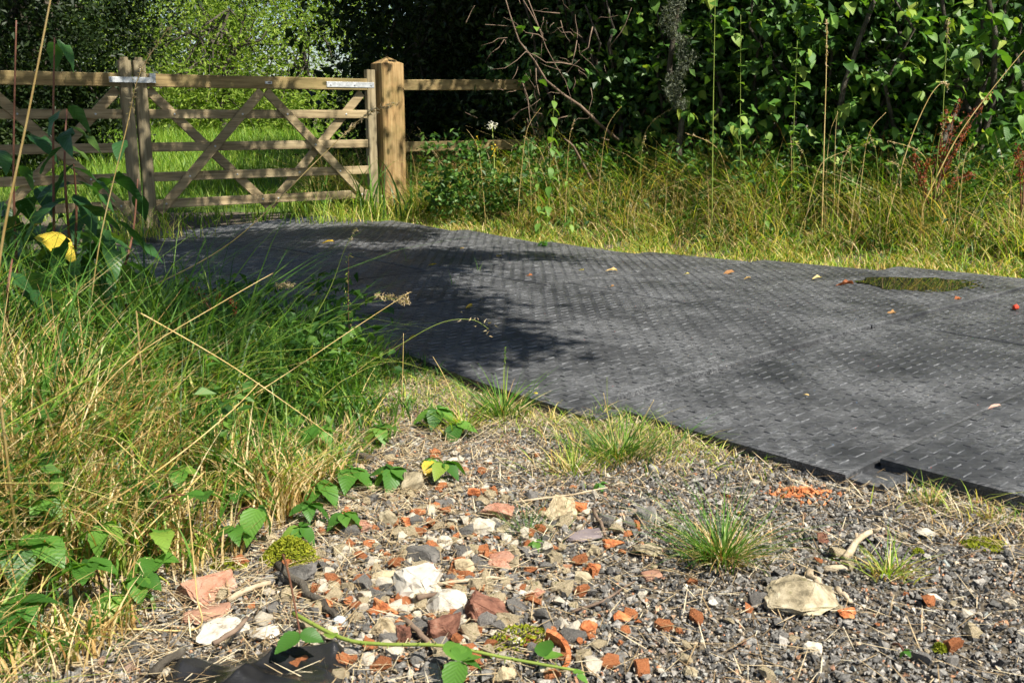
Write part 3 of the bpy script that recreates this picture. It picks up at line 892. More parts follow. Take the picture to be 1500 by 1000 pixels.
HEROES = [
 ('rock', 'pale mossy flat-topped rock near the grass tussock on the gravel', 'rock', 1180, 882, 116, 50, 'moss_stone', 1, 0.75, 8, 0.7, 0.05),
 ('stone_block', 'long off-white stone block with grey weathered top', 'stone', 612, 857, 76, 44, 'white_stone', 2, 0.75, 7, 0.9, 0.15),
 ('stone', 'knobbly cream stone touching the left end of the long white block', 'stone', 566, 850, 48, 26, 'cream_stone', 3, 0.7, 9, 0.4, 0.3),
 ('stone', 'bright white smooth stone beside the dark brown brick lump', 'stone', 654, 889, 62, 38, 'white_stone', 4, 0.75, 6, 0.5, 0.35),
 ('brick_lump', 'large dark brown brick lump right of the bright white stone', 'brick', 714, 897, 72, 46, 'dark_brick', 5, 0.8, 6, 0.7, -0.3),
 ('brick_lump', 'reddish brown brick lump above the bramble sprig at the bottom', 'brick', 650, 926, 60, 42, 'dark_brick', 6, 0.8, 6, 0.7, 0.25),
 ('brick_lump', 'orange and charred brick lump left of the bright white stone', 'brick', 564, 890, 40, 32, 'brick', 7, 0.8, 6, 0.7, 0.1),
 ('brick_lump', 'small upright brown brick lump near the cream stone, bottom of picture', 'brick', 591, 933, 25, 32, 'dark_brick', 8, 0.9, 6, 0.8, 0.2),
 ('stone', 'cream lumpy stone below the orange charred brick lump', 'stone', 563, 918, 46, 32, 'cream_stone', 9, 0.75, 9, 0.3, 0.0),
 ('slate_plate', 'flat purple-grey slate plate lying in the gravel', 'slate', 855, 783, 58, 27, 'slate', 10, 0.30, 7, 0.4, 0.0),
 ('slate_piece', 'brown slate-topped stone with a cream broken front face', 'stone', 738, 823, 50, 24, 'pink_brick', 11, 0.6, 6, 0.8, -0.25),
 ('stone_block', 'sandy cream stone block under the wispy green weed', 'stone', 822, 746, 56, 36, 'cream_stone', 12, 0.75, 6, 0.9, 0.35),
 ('brick_lump', 'orange brick piece leaning on the sandy cream block', 'brick', 849, 746, 28, 22, 'brick', 13, 0.9, 6, 0.8, 0.3),
 ('brick_lump', 'pinkish brick lump left of the wispy green weed', 'brick', 728, 752, 52, 26, 'pink_brick', 14, 0.7, 7, 0.7, 0.1),
 ('stone', 'pink and white rough stone just below the pinkish brick lump', 'stone', 707, 776, 40, 22, 'flint', 15, 0.8, 8, 0.5, 0.0),
 ('concrete_lump', 'wide dark grey concrete lump with mossy patches', 'concrete', 612, 815, 66, 42, 'grey_stone', 16, 0.55, 6, 0.6, 0.1),
 ('china_shard', 'curved glossy white china shard on the gravel', 'china shard', 700, 806, 26, 15, 'china', 17, 0.5, 6, 0.5, 0.35),
 ('flint', 'round knobbly white flint above the curved china shard', 'flint', 652, 795, 22, 18, 'flint', 18, 0.9, 4, 0.0, 0.0),
 ('stone_shard', 'long pale grey stone shard right of the terracotta pipe shard', 'stone', 842, 929, 38, 13, 'flint', 20, 0.5, 6, 0.6, -0.35),
 ('stone', 'round mustard-coloured stone in the grey gravel', 'stone', 855, 848, 28, 20, 'moss_stone', 21, 0.85, 5, 0.1, 0.0),
 ('brick_lump', 'rounded orange brick lump touching the mustard-coloured stone', 'brick', 869, 836, 25, 20, 'brick', 22, 0.8, 6, 0.4, 0.0),
 ('brick_block', 'big weathered pink brick half sunk beside the bent stalk', 'brick', 298, 862, 92, 56, 'pink_brick', 23, 0.55, 5, 1.0, 0.5),
 ('roof_tile', 'flat brown tile fragment in front of the big pink brick', 'tile', 296, 898, 74, 32, 'tile_brown', 24, 0.28, 5, 0.8, 0.35),
 ('mortar_lump', 'large white lumpy mortar block above the black plastic', 'mortar', 322, 926, 80, 48, 'white_stone', 25, 0.6, 10, 0.6, 0.3),
 ('stone', 'white flaky stone right of the large mortar block', 'stone', 385, 927, 48, 36, 'white_stone', 26, 0.5, 9, 0.5, 0.4),
 ('stone', 'dark stone capped with bright green moss', 'stone', 430, 845, 66, 42, 'grey_stone', 27, 0.8, 7, 0.5, 0.0),
 ('pebble', 'smooth blue-white oval pebble by the three-leaf bramble sprig', 'pebble', 497, 913, 20, 14, 'pebble_blue', 28, 0.9, 0, 0.0, 0.0),
 ('pebble', 'cream pebble below the blue-white pebble', 'pebble', 485, 926, 22, 18, 'flint', 29, 0.8, 3, 0.0, 0.0),
 ('brick_lump', 'orange brick chip with flat top right of the mossy stone', 'brick', 474, 890, 28, 17, 'brick', 30, 0.7, 6, 0.8, 0.2),
 ('rock', 'grey-brown upright rock behind the low bramble leaves', 'rock', 603, 710, 38, 34, 'moss_stone', 31, 0.9, 8, 0.5, 0.0),
 ('stone', 'flat beige stone left of the grey-brown upright rock', 'stone', 540, 713, 30, 20, 'cream_stone', 32, 0.5, 6, 0.6, 0.2),
 ('stone', 'pale stone slab with orange brick crust on top', 'stone', 527, 771, 40, 20, 'pink_brick', 33, 0.75, 5, 1.0, 0.25),
 ('stone', 'mossy brown stone between orange brick chips', 'stone', 568, 762, 28, 26, 'moss_stone', 34, 0.8, 6, 0.6, 0.1),
 ('brick_lump', 'orange brick wedge with white mortar, right of the mossy brown stone', 'brick', 600, 767, 30, 18, 'brick', 35, 0.8, 5, 0.8, 0.4),
 ('brick_lump', 'flat orange brick piece behind the mortar-marked wedge', 'brick', 612, 751, 26, 12, 'brick', 36, 0.8, 6, 0.8, 0.1),
 ('brick_lump', 'squarish orange brick piece above the pinkish brick lump', 'brick', 694, 724, 20, 17, 'brick', 37, 0.9, 5, 0.8, 0.0),
 ('roof_tile', 'dull red flat tile fragment left of the grass tussock', 'tile', 957, 838, 34, 30, 'tile_brown', 38, 0.25, 4, 0.9, 0.3),
 ('brick_lump', 'crumbly orange brick bit at the right foot of the pale mossy rock', 'brick', 1243, 901, 30, 15, 'brick', 39, 0.7, 8, 0.5, 0.0),
 ('brick_lump', 'lone dark red brick cube behind the pale stick', 'brick', 1206, 787, 17, 14, 'dark_brick', 40, 1.0, 5, 0.8, 0.0),
 ('stone', 'cream knobbly stone on the bare gravel at bottom right', 'stone', 1192, 954, 32, 20, 'flint', 41, 0.8, 9, 0.3, 0.0),
 ('stone', 'rounded ochre stone at the bottom edge', 'stone', 1012, 986, 24, 17, 'moss_stone', 42, 0.8, 4, 0.1, 0.0),
 ('pebble', 'white pebble near the right edge of the gravel', 'pebble', 1482, 884, 26, 16, 'flint', 43, 0.8, 5, 0.4, 0.0),
 ('flint', 'small bright white flint chip below the tussock', 'flint', 1045, 886, 16, 13, 'white_stone', 44, 0.9, 7, 0.5, 0.0),
 ('stone', 'flat white stone touching the back of the pale mossy rock', 'stone', 1180, 855, 34, 14, 'white_stone', 45, 0.6, 6, 0.5, 0.1),
 ('stone', 'flat white stone below the right-hand mat edge', 'stone', 1360, 781, 30, 11, 'white_stone', 46, 0.6, 5, 0.7, -0.2),
 ('rock', 'grey-brown flat rock left of the grass tussock', 'rock', 950, 752, 36, 26, 'grey_stone', 47, 0.7, 7, 0.6, 0.0),
 ('stone', 'tan stone cut by the bottom edge below the bramble runner', 'stone', 738, 992, 38, 24, 'cream_stone', 48, 0.8, 7, 0.5, 0.0),
 ('stone', 'dark grey stone cut by the bottom edge left of the bramble sprig', 'stone', 628, 988, 38, 30, 'grey_stone', 49, 0.8, 7, 0.5, 0.0),
 ('stone', 'dark grey stone beside the black plastic', 'stone', 505, 962, 44, 22, 'grey_stone', 50, 0.7, 7, 0.5, 0.0),
 ('stone', 'white wedge stone right of the bright white stone cluster', 'stone', 775, 866, 40, 18, 'white_stone', 51, 0.5, 6, 0.6, 0.2),
 ('brick_lump', 'cream-faced orange stone below the white wedge stone', 'brick', 788, 874, 24, 16, 'pink_brick', 52, 0.9, 6, 0.6, 0.0),
 ('flint', 'white squarish flint on the right of the slate plate', 'flint', 903, 768, 18, 16, 'white_stone', 53, 0.9, 6, 0.7, 0.2),
 ('brick_lump', 'flat orange crust of brick right of the slate plate', 'brick', 900, 796, 34, 17, 'brick', 54, 0.5, 7, 0.5, 0.0),
 ('stone', 'mossy tan stone just left of the tussock base', 'stone', 950, 808, 42, 20, 'moss_stone', 55, 0.7, 6, 0.5, 0.2),
 ('stone', 'rough cream and grey stone between the long block and the china shard', 'stone', 682, 832, 36, 24, 'cream_stone', 56, 0.8, 9, 0.4, 0.0),
 ('brick_lump', 'orange brick nugget right of the pipe shard', 'brick', 862, 921, 30, 20, 'brick', 57, 0.8, 6, 0.6, 0.2),
 ('brick_lump', 'small orange brick nugget near the yellow bit, right of the pipe shard', 'brick', 912, 905, 28, 14, 'brick', 58, 0.7, 7, 0.4, 0.0),
]
for h_ in HEROES:
    hero(*h_)

# terracotta pipe shard: a curved piece of wall
def pipe_shard():
    x, y = G(815, 955)
    bm = MB()
    n, rr, th, ln = 12, 0.045, 0.009, 0.026
    ring = []
    for k in range(n + 1):
        a = R(-20) + R(115) * k / n
        jr = 1 + 0.05 * math.sin(k * 2.1)
        for (ra, zz) in ((rr, 0), (rr + th, 0), (rr + th, ln * jr), (rr, ln * (2 - jr))):
            bm.v.append((ra * math.cos(a), ra * math.sin(a), zz))
    for k in range(n):
        a, b = 4 * k, 4 * (k + 1)
        for j in range(4):
            bm.q.append((a + j, a + (j + 1) % 4, b + (j + 1) % 4, b + j))
    bm.q += [(3, 2, 1, 0), (4 * n, 4 * n + 1, 4 * n + 2, 4 * n + 3)]
    o = link('pipe_shard', bm.mesh('pipe_shard', M['brick']), None, (x - 0.03, y - 0.02, gzf(x, y) - 0.006), (R(24), R(10), R(-15)))
    tagobj(o, 'curved terracotta pipe shard standing in the gravel near the bottom', 'pipe shard')
pipe_shard()

# crushed orange brick under the mat edge
bx, by = G(1172, 722)
n_ = 170
ang = rng.uniform(0, 6.283, n_); rr_ = np.abs(rng.normal(0, 0.045, n_))
pc_ = np.stack([rr_ * np.cos(ang) * 1.3, rr_ * np.sin(ang) * 0.8, 0.013 * np.exp(-(rr_ / 0.045) ** 2) + 0.002], -1)
v, f = stones(pc_, rng.uniform(0.003, 0.010, n_))
tagobj(link('brick_rubble', mk_mesh('brick_rubble', v, f, M['brick']), None, (bx, by, gzf(bx, by))), 'heap of crushed orange brick under the mat edge', 'brick rubble', None, 'stuff')

# many smaller loose chips
CH = {}
for kind, mat_ in (('brick', 'brick'), ('flint', 'flint'), ('grey', 'grey_stone'), ('cream', 'cream_stone')):
    CH[kind] = [rock_mesh(kind + '_chip', (1, 0.8, 0.62), M[mat_], 7, 100 + s, 0.5, 0.06, 2) for s in range(7)]
CHL = {'brick': ('brick_chip', 'small orange brick chip lying loose in the rubble', 'brick chip', 'small orange brick chips in the rubble'),
       'flint': ('flint_chip', 'small white flint chip lying loose in the rubble', 'flint chip', 'small white flint chips in the rubble'),
       'grey': ('grey_stone', 'small grey loose stone lying in the rubble', 'stone', 'small grey stones in the rubble'),
       'cream': ('cream_stone', 'small cream loose stone lying in the rubble', 'stone', 'small cream stones in the rubble')}
def chip_place():
    while True:
        if random.random() < 0.90:
            px, py = random.gauss(630, 145), random.gauss(835, 92)
        else:
            px, py = random.uniform(400, 1500), random.uniform(660, 998)
        if py > 1000 or py < 655: continue
        x, y = G(px, py)
        u, d = lane(x, y)
        if bool(under_mat(x, y, -0.03)) or x < float(left_edge(y)) - 0.1: continue
        return x, y
for kind, cnt, (s0, s1) in (('brick', 290, (0.010, 0.042)), ('flint', 280, (0.010, 0.040)), ('grey', 180, (0.014, 0.050)), ('cream', 280, (0.011, 0.046))):
    nm, lab, cat, grp = CHL[kind]
    for k in range(cnt):
        x, y = chip_place()
        s = s0 + (s1 - s0) * random.random() ** 1.8
        o = link(nm, random.choice(CH[kind]), None, (x, y, gzf(x, y) + 0.003 - s * 0.06), (random.gauss(0, 0.25), random.gauss(0, 0.25), random.uniform(0, 6.28)), (s, s * random.uniform(0.7, 1.1), s * random.uniform(0.6, 1.1)))
        tagobj(o, lab, cat, grp)

# moss cushions
def moss_patch(px, py, wpx, hpx, n, label, h=0.02):
    x, y = G(px, py + hpx * 0.3)
    W = wpx * pxm(y) / 2
    a = rng.uniform(0, 6.283, n); r_ = np.sqrt(rng.uniform(0, 1, n))
    cx, cy = W * r_ * np.cos(a), W * 0.8 * r_ * np.sin(a)
    cz = h * (1 - r_ ** 2) * (0.7 + 0.5 * rng.uniform(size=n)) + 0.004
    nr = rng.normal(size=(n, 3)) * 0.6; nr[:, 2] += 0.3
    v, f = leaves(np.stack([cx, cy, cz], -1), rng.uniform(0.005, 0.011, n), nr, 0.5)
    tagobj(link('moss_cushion', mk_mesh('moss_cushion', v, f, M['moss']), None, (x, y, gzf(x, y))), label, 'moss')
moss_patch(425, 812, 92, 34, 2600, 'bright yellow-green moss cushion on and behind the dark stone', 0.045)
moss_patch(1376, 950, 24, 12, 260, 'small bright moss cushion on gravel near bottom right', 0.012)
moss_patch(1345, 806, 16, 8, 150, 'tiny moss cushion beside the pale stick', 0.008)
moss_patch(1440, 790, 70, 22, 500, 'thin moss patch among straw below the right-hand mat', 0.008)
moss_patch(335, 825, 60, 16, 500, 'thin moss strip behind the big pink brick', 0.012)
moss_patch(765, 930, 110, 34, 420, 'yellow-green low moss among pebbles right of the bramble sprig', 0.02)

# sticks
def stick(label, pts, r0, r1, mat='pale_twig', name='stick', cat='stick', forks=()):
    """pts in photo pixels with a height above ground"""
    P_ = []
    for (px, py, h) in pts:
        x, y = G(px, py, h)
        P_.append(Vector((x, y, gzf(x, y) + h)))
    b = P_[0].copy(); b.z = gzf(b.x, b.y)
    root = thing(name, label, cat, b)
    m = MB()
    n = len(P_)
    Q = []
    for k in range(n - 1):
        for t in (0, 0.34, 0.67):
            Q.append(P_[k].lerp(P_[k + 1], t) + Vector((random.gauss(0, r0 * 0.35), random.gauss(0, r0 * 0.35), random.gauss(0, r0 * 0.2))))
    Q.append(P_[-1])
    m.tube(Q, [r0 + (r1 - r0) * k / (len(Q) - 1) * 1.0 + random.uniform(-0.1, 0.1) * r0 for k in range(len(Q))], 7)
    link('shaft', m.mesh('shaft', M[mat], True, b), root)
    for fk in forks:
        m2 = MB()
        F_ = []
        for (px, py, h) in fk:
            x, y = G(px, py, h); F_.append(Vector((x, y, gzf(x, y) + h)))
        m2.tube(F_, [r1 * 1.0] + [r1 * 0.6] * (len(F_) - 1), 6)
        link('fork', m2.mesh('fork', M[mat], True, b), root)
    return root
stick('pale forked stick on the gravel behind the mossy rock', [(1240, 815, 0.012), (1252, 792, 0.02), (1283, 774, 0.03)], 0.0085, 0.006, forks=[[(1256, 790, 0.02), (1254, 778, 0.035)], [(1280, 776, 0.03), (1290, 770, 0.04), (1278, 764, 0.045)]])
stick('short pale stick lying left of the small grass tuft', [(1205, 831, 0.008), (1244, 828, 0.010)], 0.008, 0.008)
stick('knotty pale root piece behind the mossy rock', [(1185, 836, 0.010), (1200, 852, 0.014), (1213, 866, 0.010)], 0.009, 0.008)
stick('curled pale bark strip right of the mossy rock', [(1224, 862, 0.012), (1238, 868, 0.016), (1246, 880, 0.008)], 0.007, 0.004)
stick('dark brown twig on the long white stone block', [(610, 876, 0.03), (650, 868, 0.02)], 0.006, 0.004, 'dead_twig')
stick('grey curved branch lying below the bramble sprig stem', [(404, 825, 0.03), (440, 858, 0.02), (480, 893, 0.015), (500, 905, 0.008)], 0.010, 0.006, 'bark')
stick('pale twig crossing from the tile toward the mossy stone', [(335, 878, 0.012), (365, 862, 0.018), (396, 853, 0.015)], 0.007, 0.005)
stick('grey twig lying on the white mortar block', [(312, 943, 0.05), (343, 925, 0.05), (362, 905, 0.04)], 0.005, 0.004, 'dead_twig')
stick('grey dead branch under the grass edge left of centre', [(455, 658, 0.02), (500, 662, 0.025), (545, 672, 0.02)], 0.013, 0.011, 'bark')
stick('long thin dry twig from the tussock toward the slate', [(750, 735, 0.02), (840, 722, 0.02), (890, 712, 0.02)], 0.003, 0.002)
stick('thin pale twig over pebbles right of the grey concrete lump', [(640, 855, 0.02), (720, 845, 0.016), (752, 848, 0.01)], 0.004, 0.003)
stick('thin brown twig running right from the white wedge stone', [(840, 895, 0.01), (880, 880, 0.015), (930, 850, 0.01)], 0.003, 0.002, 'dead_twig')
stick('brown twig on gravel right of the slate plate', [(868, 745, 0.02), (880, 765, 0.02), (886, 782, 0.012)], 0.005, 0.004, 'dead_twig')
stick('brown stick in leaf litter left of the reddish brick', [(590, 905, 0.015), (612, 925, 0.018), (632, 945, 0.01)], 0.006, 0.005, 'dead_twig')
stick('grey twig at the upper edge of the black plastic', [(222, 985, 0.02), (250, 965, 0.03), (268, 950, 0.03)], 0.009, 0.006, 'bark')

# black woven plastic at the bottom edge
def membrane():
    x0, y0 = G(360, 1010)
    n, k = 110, 70
    xs = np.linspace(-0.15, 0.165, n); ys = np.linspace(-0.20, 0.09, k)
    Xm, Ym = np.meshgrid(xs, ys)
    tri = lambda t: 2 * np.abs(t - np.floor(t + 0.5))
    Yw = Ym + 0.022 * np.sin(9 * Xm + 0.6) + 0.010 * tri(6 * Xm) + 0.05 * Xm
    rid = lambda t: (1 - np.abs(np.sin(t))) ** 1.4
    Zm = 0.007 + 0.026 * rid(11 * Xm + 7 * Ym + 1.3 * np.sin(9 * Ym) + 0.4) * (0.5 + 0.5 * np.sin(8 * Ym + 3 * Xm)) + 0.018 * rid(6 * Xm - 13 * Ym + 1.6 * np.sin(8 * Xm)) + 0.006 * rid(27 * Xm + 19 * Ym + 2 * np.sin(15 * Ym)) + 0.010 * np.sin(6 * Xm + 1) ** 2
    edge = np.minimum(np.minimum(Xm - xs[0], xs[-1] - Xm), ys[-1] - Ym)
    Zm = 0.005 + (Zm - 0.005) * np.clip(edge / 0.03, 0.15, 1)
    v = np.stack([Xm + x0, Yw + y0, Zm + gz(Xm + x0, Yw + y0)], -1).reshape(-1, 3) - np.array([x0, y0, 0])
    i = np.arange((n - 1) * (k - 1)); r, c = i // (n - 1), i % (n - 1)
    f = np.stack([r * n + c, r * n + c + 1, (r + 1) * n + c + 1, (r + 1) * n + c], -1)
    o = link('plastic_sheet', mk_mesh('plastic_sheet', v, f, M['membrane'], True), None, (x0, y0, 0))
    so_ = o.modifiers.new('thick', 'SOLIDIFY'); so_.thickness = 0.0015
    tagobj(o, 'crumpled shiny black woven plastic sheet at the bottom left edge', 'plastic sheet')
membrane()

# ================================================================== GATE
GL = Vector((AT(202, 210, 8.40).x, 8.40, 0))
GR_ = Vector((AT(549, 210, 9.65).x, 9.65, 0))
gdir = (GR_ - GL).normalized()
gn = Vector((gdir.y, -gdir.x, 0))              # faces the camera
GLEN = (GR_ - GL).length
Z0 = 0.03
RAILZ = [1.205, 0.935, 0.665, 0.42, 0.195]      # centre heights above Z0, top to bottom

def gate_leaf(label, org, sgn):
    """leaf whose meeting stile stands at org; sgn +1 runs right, -1 runs left"""
    d = gdir * sgn
    rz = math.atan2(d.y, d.x)
    root = thing('gate_leaf', label, 'gate', (org.x, org.y, Z0), (0, 0, rz), 'gate leaves')
    fy = -1.0 if sgn > 0 else 1.0               # local side that faces the camera
    L = GLEN
    def bar(name, a, b, wd, th, mat, ch=0.005):
        m = MB(); m.beam(a, b, wd, th, Vector((0, 1, 0)), ch)
        return link(name, m.mesh(name, M[mat]), root)
    # stiles
    m = MB()
    m.beam((0.045, 0, 0.0), (0.045, 0, 1.36), 0.095, 0.07, Vector((0, 1, 0)), 0.008)
    s1 = link('meeting_stile', m.mesh('meeting_stile', M['gate_wood_v']), root)
    m = MB(); m.beam((0.045, 0, 1.3605), (0.045, 0, 1.385), 0.060, 0.068, Vector((0, 1, 0)), 0.02)
    link('stile_cap', m.mesh('stile_cap', M['gate_wood_v']), s1)
    bar('hanging_stile', (L - 0.045, 0, 0.02), (L - 0.045, 0, 1.34), 0.085, 0.075, 'gate_wood_v', 0.008)
    # rails
    for k, z in enumerate(RAILZ):
        if k == 0: bar('top_rail', (0.095, 0, z), (L - 0.09, 0, z), 0.105, 0.068, 'gate_top')
        else: bar('rail', (0.094, 0, z), (L - 0.089, 0, z), 0.076, 0.030, 'gate_wood', 0.004)
    # braces: two crosses, one bar in front of the rails and one behind
    h = (L - 0.09) / 2
    zt, zb = RAILZ[0] - 0.075, RAILZ[4] - 0.065
    f_, k_ = fy * 0.028, -fy * 0.028
    for (a, b) in (((0.11, f_, zb), (h + 0.02, f_, zt)), ((0.11, k_, zt), (h + 0.05, k_, zb)), ((h + 0.06, f_, zt), (L - 0.12, f_, zb + 0.02)), ((h + 0.07, k_, zb), (L - 0.12, k_, zt))):
        bar('brace', a, b, 0.078, 0.024, 'gate_wood', 0.004)
    # coach bolts where braces cross rails
    def bolt(x, z, y):
        m = MB()
        vs = []
        for (r_, yy) in ((0.0085, 0), (0.0085, 0.003), (0.005, 0.006)):
            for q in range(8):
                vs.append((x + r_ * math.cos(q * math.pi / 4), y + fy * yy, z + r_ * math.sin(q * math.pi / 4)))
        qs = [(r * 8 + q, r * 8 + (q + 1) % 8, (r + 1) * 8 + (q + 1) % 8, (r + 1) * 8 + q) for r in range(2) for q in range(8)]
        m.add(vs, qs, [(16, 16 + q, 16 + q + 1) for q in range(1, 7)])
        link('bolt', m.mesh('bolt', M['steel']), root)
    for k in (1, 2, 3, 4):
        t = (zt - RAILZ[k]) / (zt - zb)
        for (xa, xb, yy) in ((0.11 + (h - 0.09) * (1 - t), None, f_ + fy * 0.012), (0.11 + (h - 0.06) * t, None, fy * 0.015), (h + 0.06 + (L - 0.18 - h) * t, None, f_ + fy * 0.012), (h + 0.07 + (L - 0.19 - h) * (1 - t), None, fy * 0.015)):
            if abs(t - 0.5) < 0.2 and yy == fy * 0.015: continue
            bolt(xa, RAILZ[k], yy)
    # strap hinge
    m = MB(); m.beam((L - 0.50, fy * 0.038, RAILZ[0] - 0.005), (L - 0.02, fy * 0.038, RAILZ[0] - 0.005), 0.05, 0.006, Vector((0, 1, 0)), 0.002)
    hs = link('strap_hinge', m.mesh('strap_hinge', M['steel']), root)
    for x in (L - 0.46, L - 0.22, L - 0.05):
        m = MB(); m.tube([(x, fy * 0.041, RAILZ[0] - 0.005), (x, fy * 0.048, RAILZ[0] - 0.005)], [0.011, 0.007], 8)
        link('rivet', m.mesh('rivet', M['steel']), hs)
    return root
right_leaf = gate_leaf('right leaf of the five-bar wooden gate, hung on the thick post', GL + gdir * 0.012, 1)
left_leaf = gate_leaf('left leaf of the five-bar wooden gate, running out at the left edge', GL - gdir * 0.012, -1)
# maker's plate on the right leaf
m = MB(); m.beam((1.10, -0.0365, RAILZ[0]), (1.165, -0.0365, RAILZ[0]), 0.022, 0.004, Vector((0, 1, 0)), 0.001)
link('name_plate', m.mesh('name_plate', M['steel']), right_leaf)
m = MB(); m.beam((1.125, -0.0392, RAILZ[0]), (1.155, -0.0392, RAILZ[0]), 0.010, 0.0015, Vector((0, 1, 0)), 0.0004)
link('plate_print', m.mesh('plate_print', M['slate']), right_leaf)
# throw-over latch, fixed to the left leaf
lroot = thing('gate_latch', 'galvanised throw-over latch bar joining the two gate leaves', 'latch', (GL.x, GL.y, Z0 + 1.205), (0, 0, math.atan2(gdir.y, gdir.x)))
m = MB(); m.beam((-0.20, -0.062, 0.0), (0.165, -0.062, 0.0), 0.045, 0.008, Vector((0, 1, 0)), 0.002)
link('latch_bar', m.mesh('latch_bar', M['steel']), lroot)
m = MB(); m.beam((0.145, -0.052, 0.0232), (0.145, -0.052, 0.055), 0.05, 0.028, Vector((0, 1, 0)), 0.004)
link('latch_catch', m.mesh('latch_catch', M['steel']), lroot)
m = MB(); m.beam((0.145, -0.0445, -0.022), (0.145, -0.0445, 0.022), 0.05, 0.026, Vector((0, 1, 0)), 0.002)
link('latch_plate', m.mesh('latch_plate', M['steel']), lroot)
m = MB(); m.tube([(-0.185, -0.066, 0), (-0.185, -0.074, 0)], [0.014, 0.010], 8)
link('pivot_bolt', m.mesh('pivot_bolt', M['steel']), lroot)

# hanging post with a pointed weathered top
PC = GR_ + gdir * 0.155
def gate_post():
    root = thing('gate_post', 'thick square wooden gate post with pointed top, sunlit', 'gate post', (PC.x, PC.y, 0), (0, 0, math.atan2(gdir.y, gdir.x)))
    hw, top = 0.118, 1.43
    m = MB()
    ch = 0.012
    prof = [(-hw + ch, -hw), (hw - ch, -hw), (hw, -hw + ch), (hw, hw - ch), (hw - ch, hw), (-hw + ch, hw), (-hw, hw - ch), (-hw, -hw + ch)]
    rings = [(-0.3, 1.0), (0.4, 0.995), (0.9, 1.0), (top, 0.992)]
    vs = [(x * s, y * s, z) for z, s in rings for x, y in prof]
    vs.append((0, 0, top + 0.065))
    m.add(vs, [(r * 8 + q, r * 8 + (q + 1) % 8, (r + 1) * 8 + (q + 1) % 8, (r + 1) * 8 + q) for r in range(3) for q in range(8)], [(24 + q, 24 + (q + 1) % 8, 32) for q in range(8)])
    link('shaft', m.mesh('post_shaft', M['post_wood']), root)
    m = MB(); m.tube([(-hw - 0.02, -hw * 0.5, 0.20), (-hw + 0.02, -hw * 0.5, 0.20)], 0.012, 8); link('hinge_pin', m.mesh('hinge_pin', M['steel']), root)
gate_post()

# post and rail fence running right from the gate post
fd = Vector((1.0, 0.30, 0)).normalized()
fo = PC + Vector((0.125, 0.02, 0))
froot = thing('rail_fence', 'dark wooden post and rail fence running right from the gate post', 'fence', (fo.x, fo.y, 0.0))
for k, (z, wd) in enumerate(((1.235, 0.10), (0.66, 0.095))):
    m = MB(); a = Vector((0, 0, z)); b = fd * 2.6 + Vector((0, 0, z + 0.03)); m.beam(a, b, wd, 0.04, fd.cross(Vector((0, 0, 1))), 0.005)
    link('rail', m.mesh('fence_rail', M['gate_top']), froot)
for t in (1.35, 2.62):
    m = MB(); p_ = fd * t + Vector((0.03, 0.085, 0)); m.beam(p_, p_ + Vector((0, 0, 1.34)), 0.11, 0.09, Vector((0, 1, 0)), 0.008)
    link('post', m.mesh('fence_post', M['gate_wood_v']), froot)

# ================================================================== TREES AND HEDGE
def unit(n):
    p = rng.normal(size=(n, 3))
    return p / np.linalg.norm(p, axis=1, keepdims=True)

def limb(m, a, b, r0, r1, sag=0.0, n=7, wig=0.06, k=5):
    a, b = Vector(a), Vector(b)
    L = (b - a).length
    pts = []
    for i in range(k + 1):
        t = i / k
        p = a.lerp(b, t)
        if 0 < i < k: p += Vector((random.gauss(0, wig * L), random.gauss(0, wig * L), random.gauss(0, wig * L * 0.6)))
        p.z += sag * L * math.sin(math.pi * t)
        pts.append(p)
    m.tube(pts, [r0 + (r1 - r0) * i / k for i in range(k + 1)], n)
    return pts

def tree(name, label, base, height, trunk_r, centres, crad, n_each, lsize, lmat, up=0.5, asp=0.5, group=None, cat='tree', top=None, bark='bark'):
    """trunk with limbs reaching into leaf clumps"""
    base = Vector(base)
    root = thing(name, label, cat, base, None, group)
    m = MB()
    top = Vector(top) if top is not None else base + Vector((random.uniform(-.3, .3), random.uniform(-.3, .3), height * 0.75))
    tp = limb(m, base - Vector((0, 0, 0.2)), top, trunk_r, trunk_r * 0.35, 0, 9, 0.025, 7)
    m2 = MB()
    sel = centres[rng.permutation(len(centres))[:min(26, len(centres))]]
    for cpt in sel:
        s = tp[random.randint(3, 7)]
        limb(m2, s, cpt, trunk_r * 0.28, trunk_r * 0.05, 0.06, 5, 0.06, 4)
    link('trunk', m.mesh('trunk', M[bark], True, base), root)
    link('limbs', m2.mesh('limbs', M[bark], True, base), root)
    v, f = cloud(centres, crad, n_each, lsize, up, asp)
    link('crown', mk_mesh('crown', v - np.array(base), f, M[lmat]), root)
    return root

def blob(cx, cy, cz, rx, ry, rz, n, shell=0.55):
    p = unit(n) * (rng.uniform(shell, 1.0, n) ** 0.6)[:, None]
    return np.array([cx, cy, cz]) + p * np.array([rx, ry, rz])

# pale willows beyond the meadow
for k, (px, Yw, rx, rz_, lab) in enumerate([
        (235, 27, 2.6, 2.8, 'pale green willow behind the gate latch, beyond the meadow'),
        (330, 25, 2.5, 3.2, 'pale green willow behind the middle of the right gate leaf'),
        (450, 26, 2.6, 3.0, 'pale willow with bare silvery twigs behind the hinge end of the gate'),
        (140, 29, 2.6, 3.0, 'pale willow half hidden by the dark tree at the left'),
        (290, 33, 5.0, 4.2, 'tall pale willow rising behind the other willows')]):
    x = AT(px, 170, Yw).x
    z = gzf(x, Yw)
    cs = np.concatenate([blob(x, Yw, z + 1.8, rx, 1.6, rz_ * 0.9, 110), blob(x, Yw - 0.6, z + 0.7, rx, 1.1, 0.8, 40)])
    tree('willow', lab, (x, Yw, z), 4.0, 0.12, cs, 0.55, 85, 0.125, 'willow_leaf', 0.5, 0.36, 'willows beyond the meadow')
    m = MB()
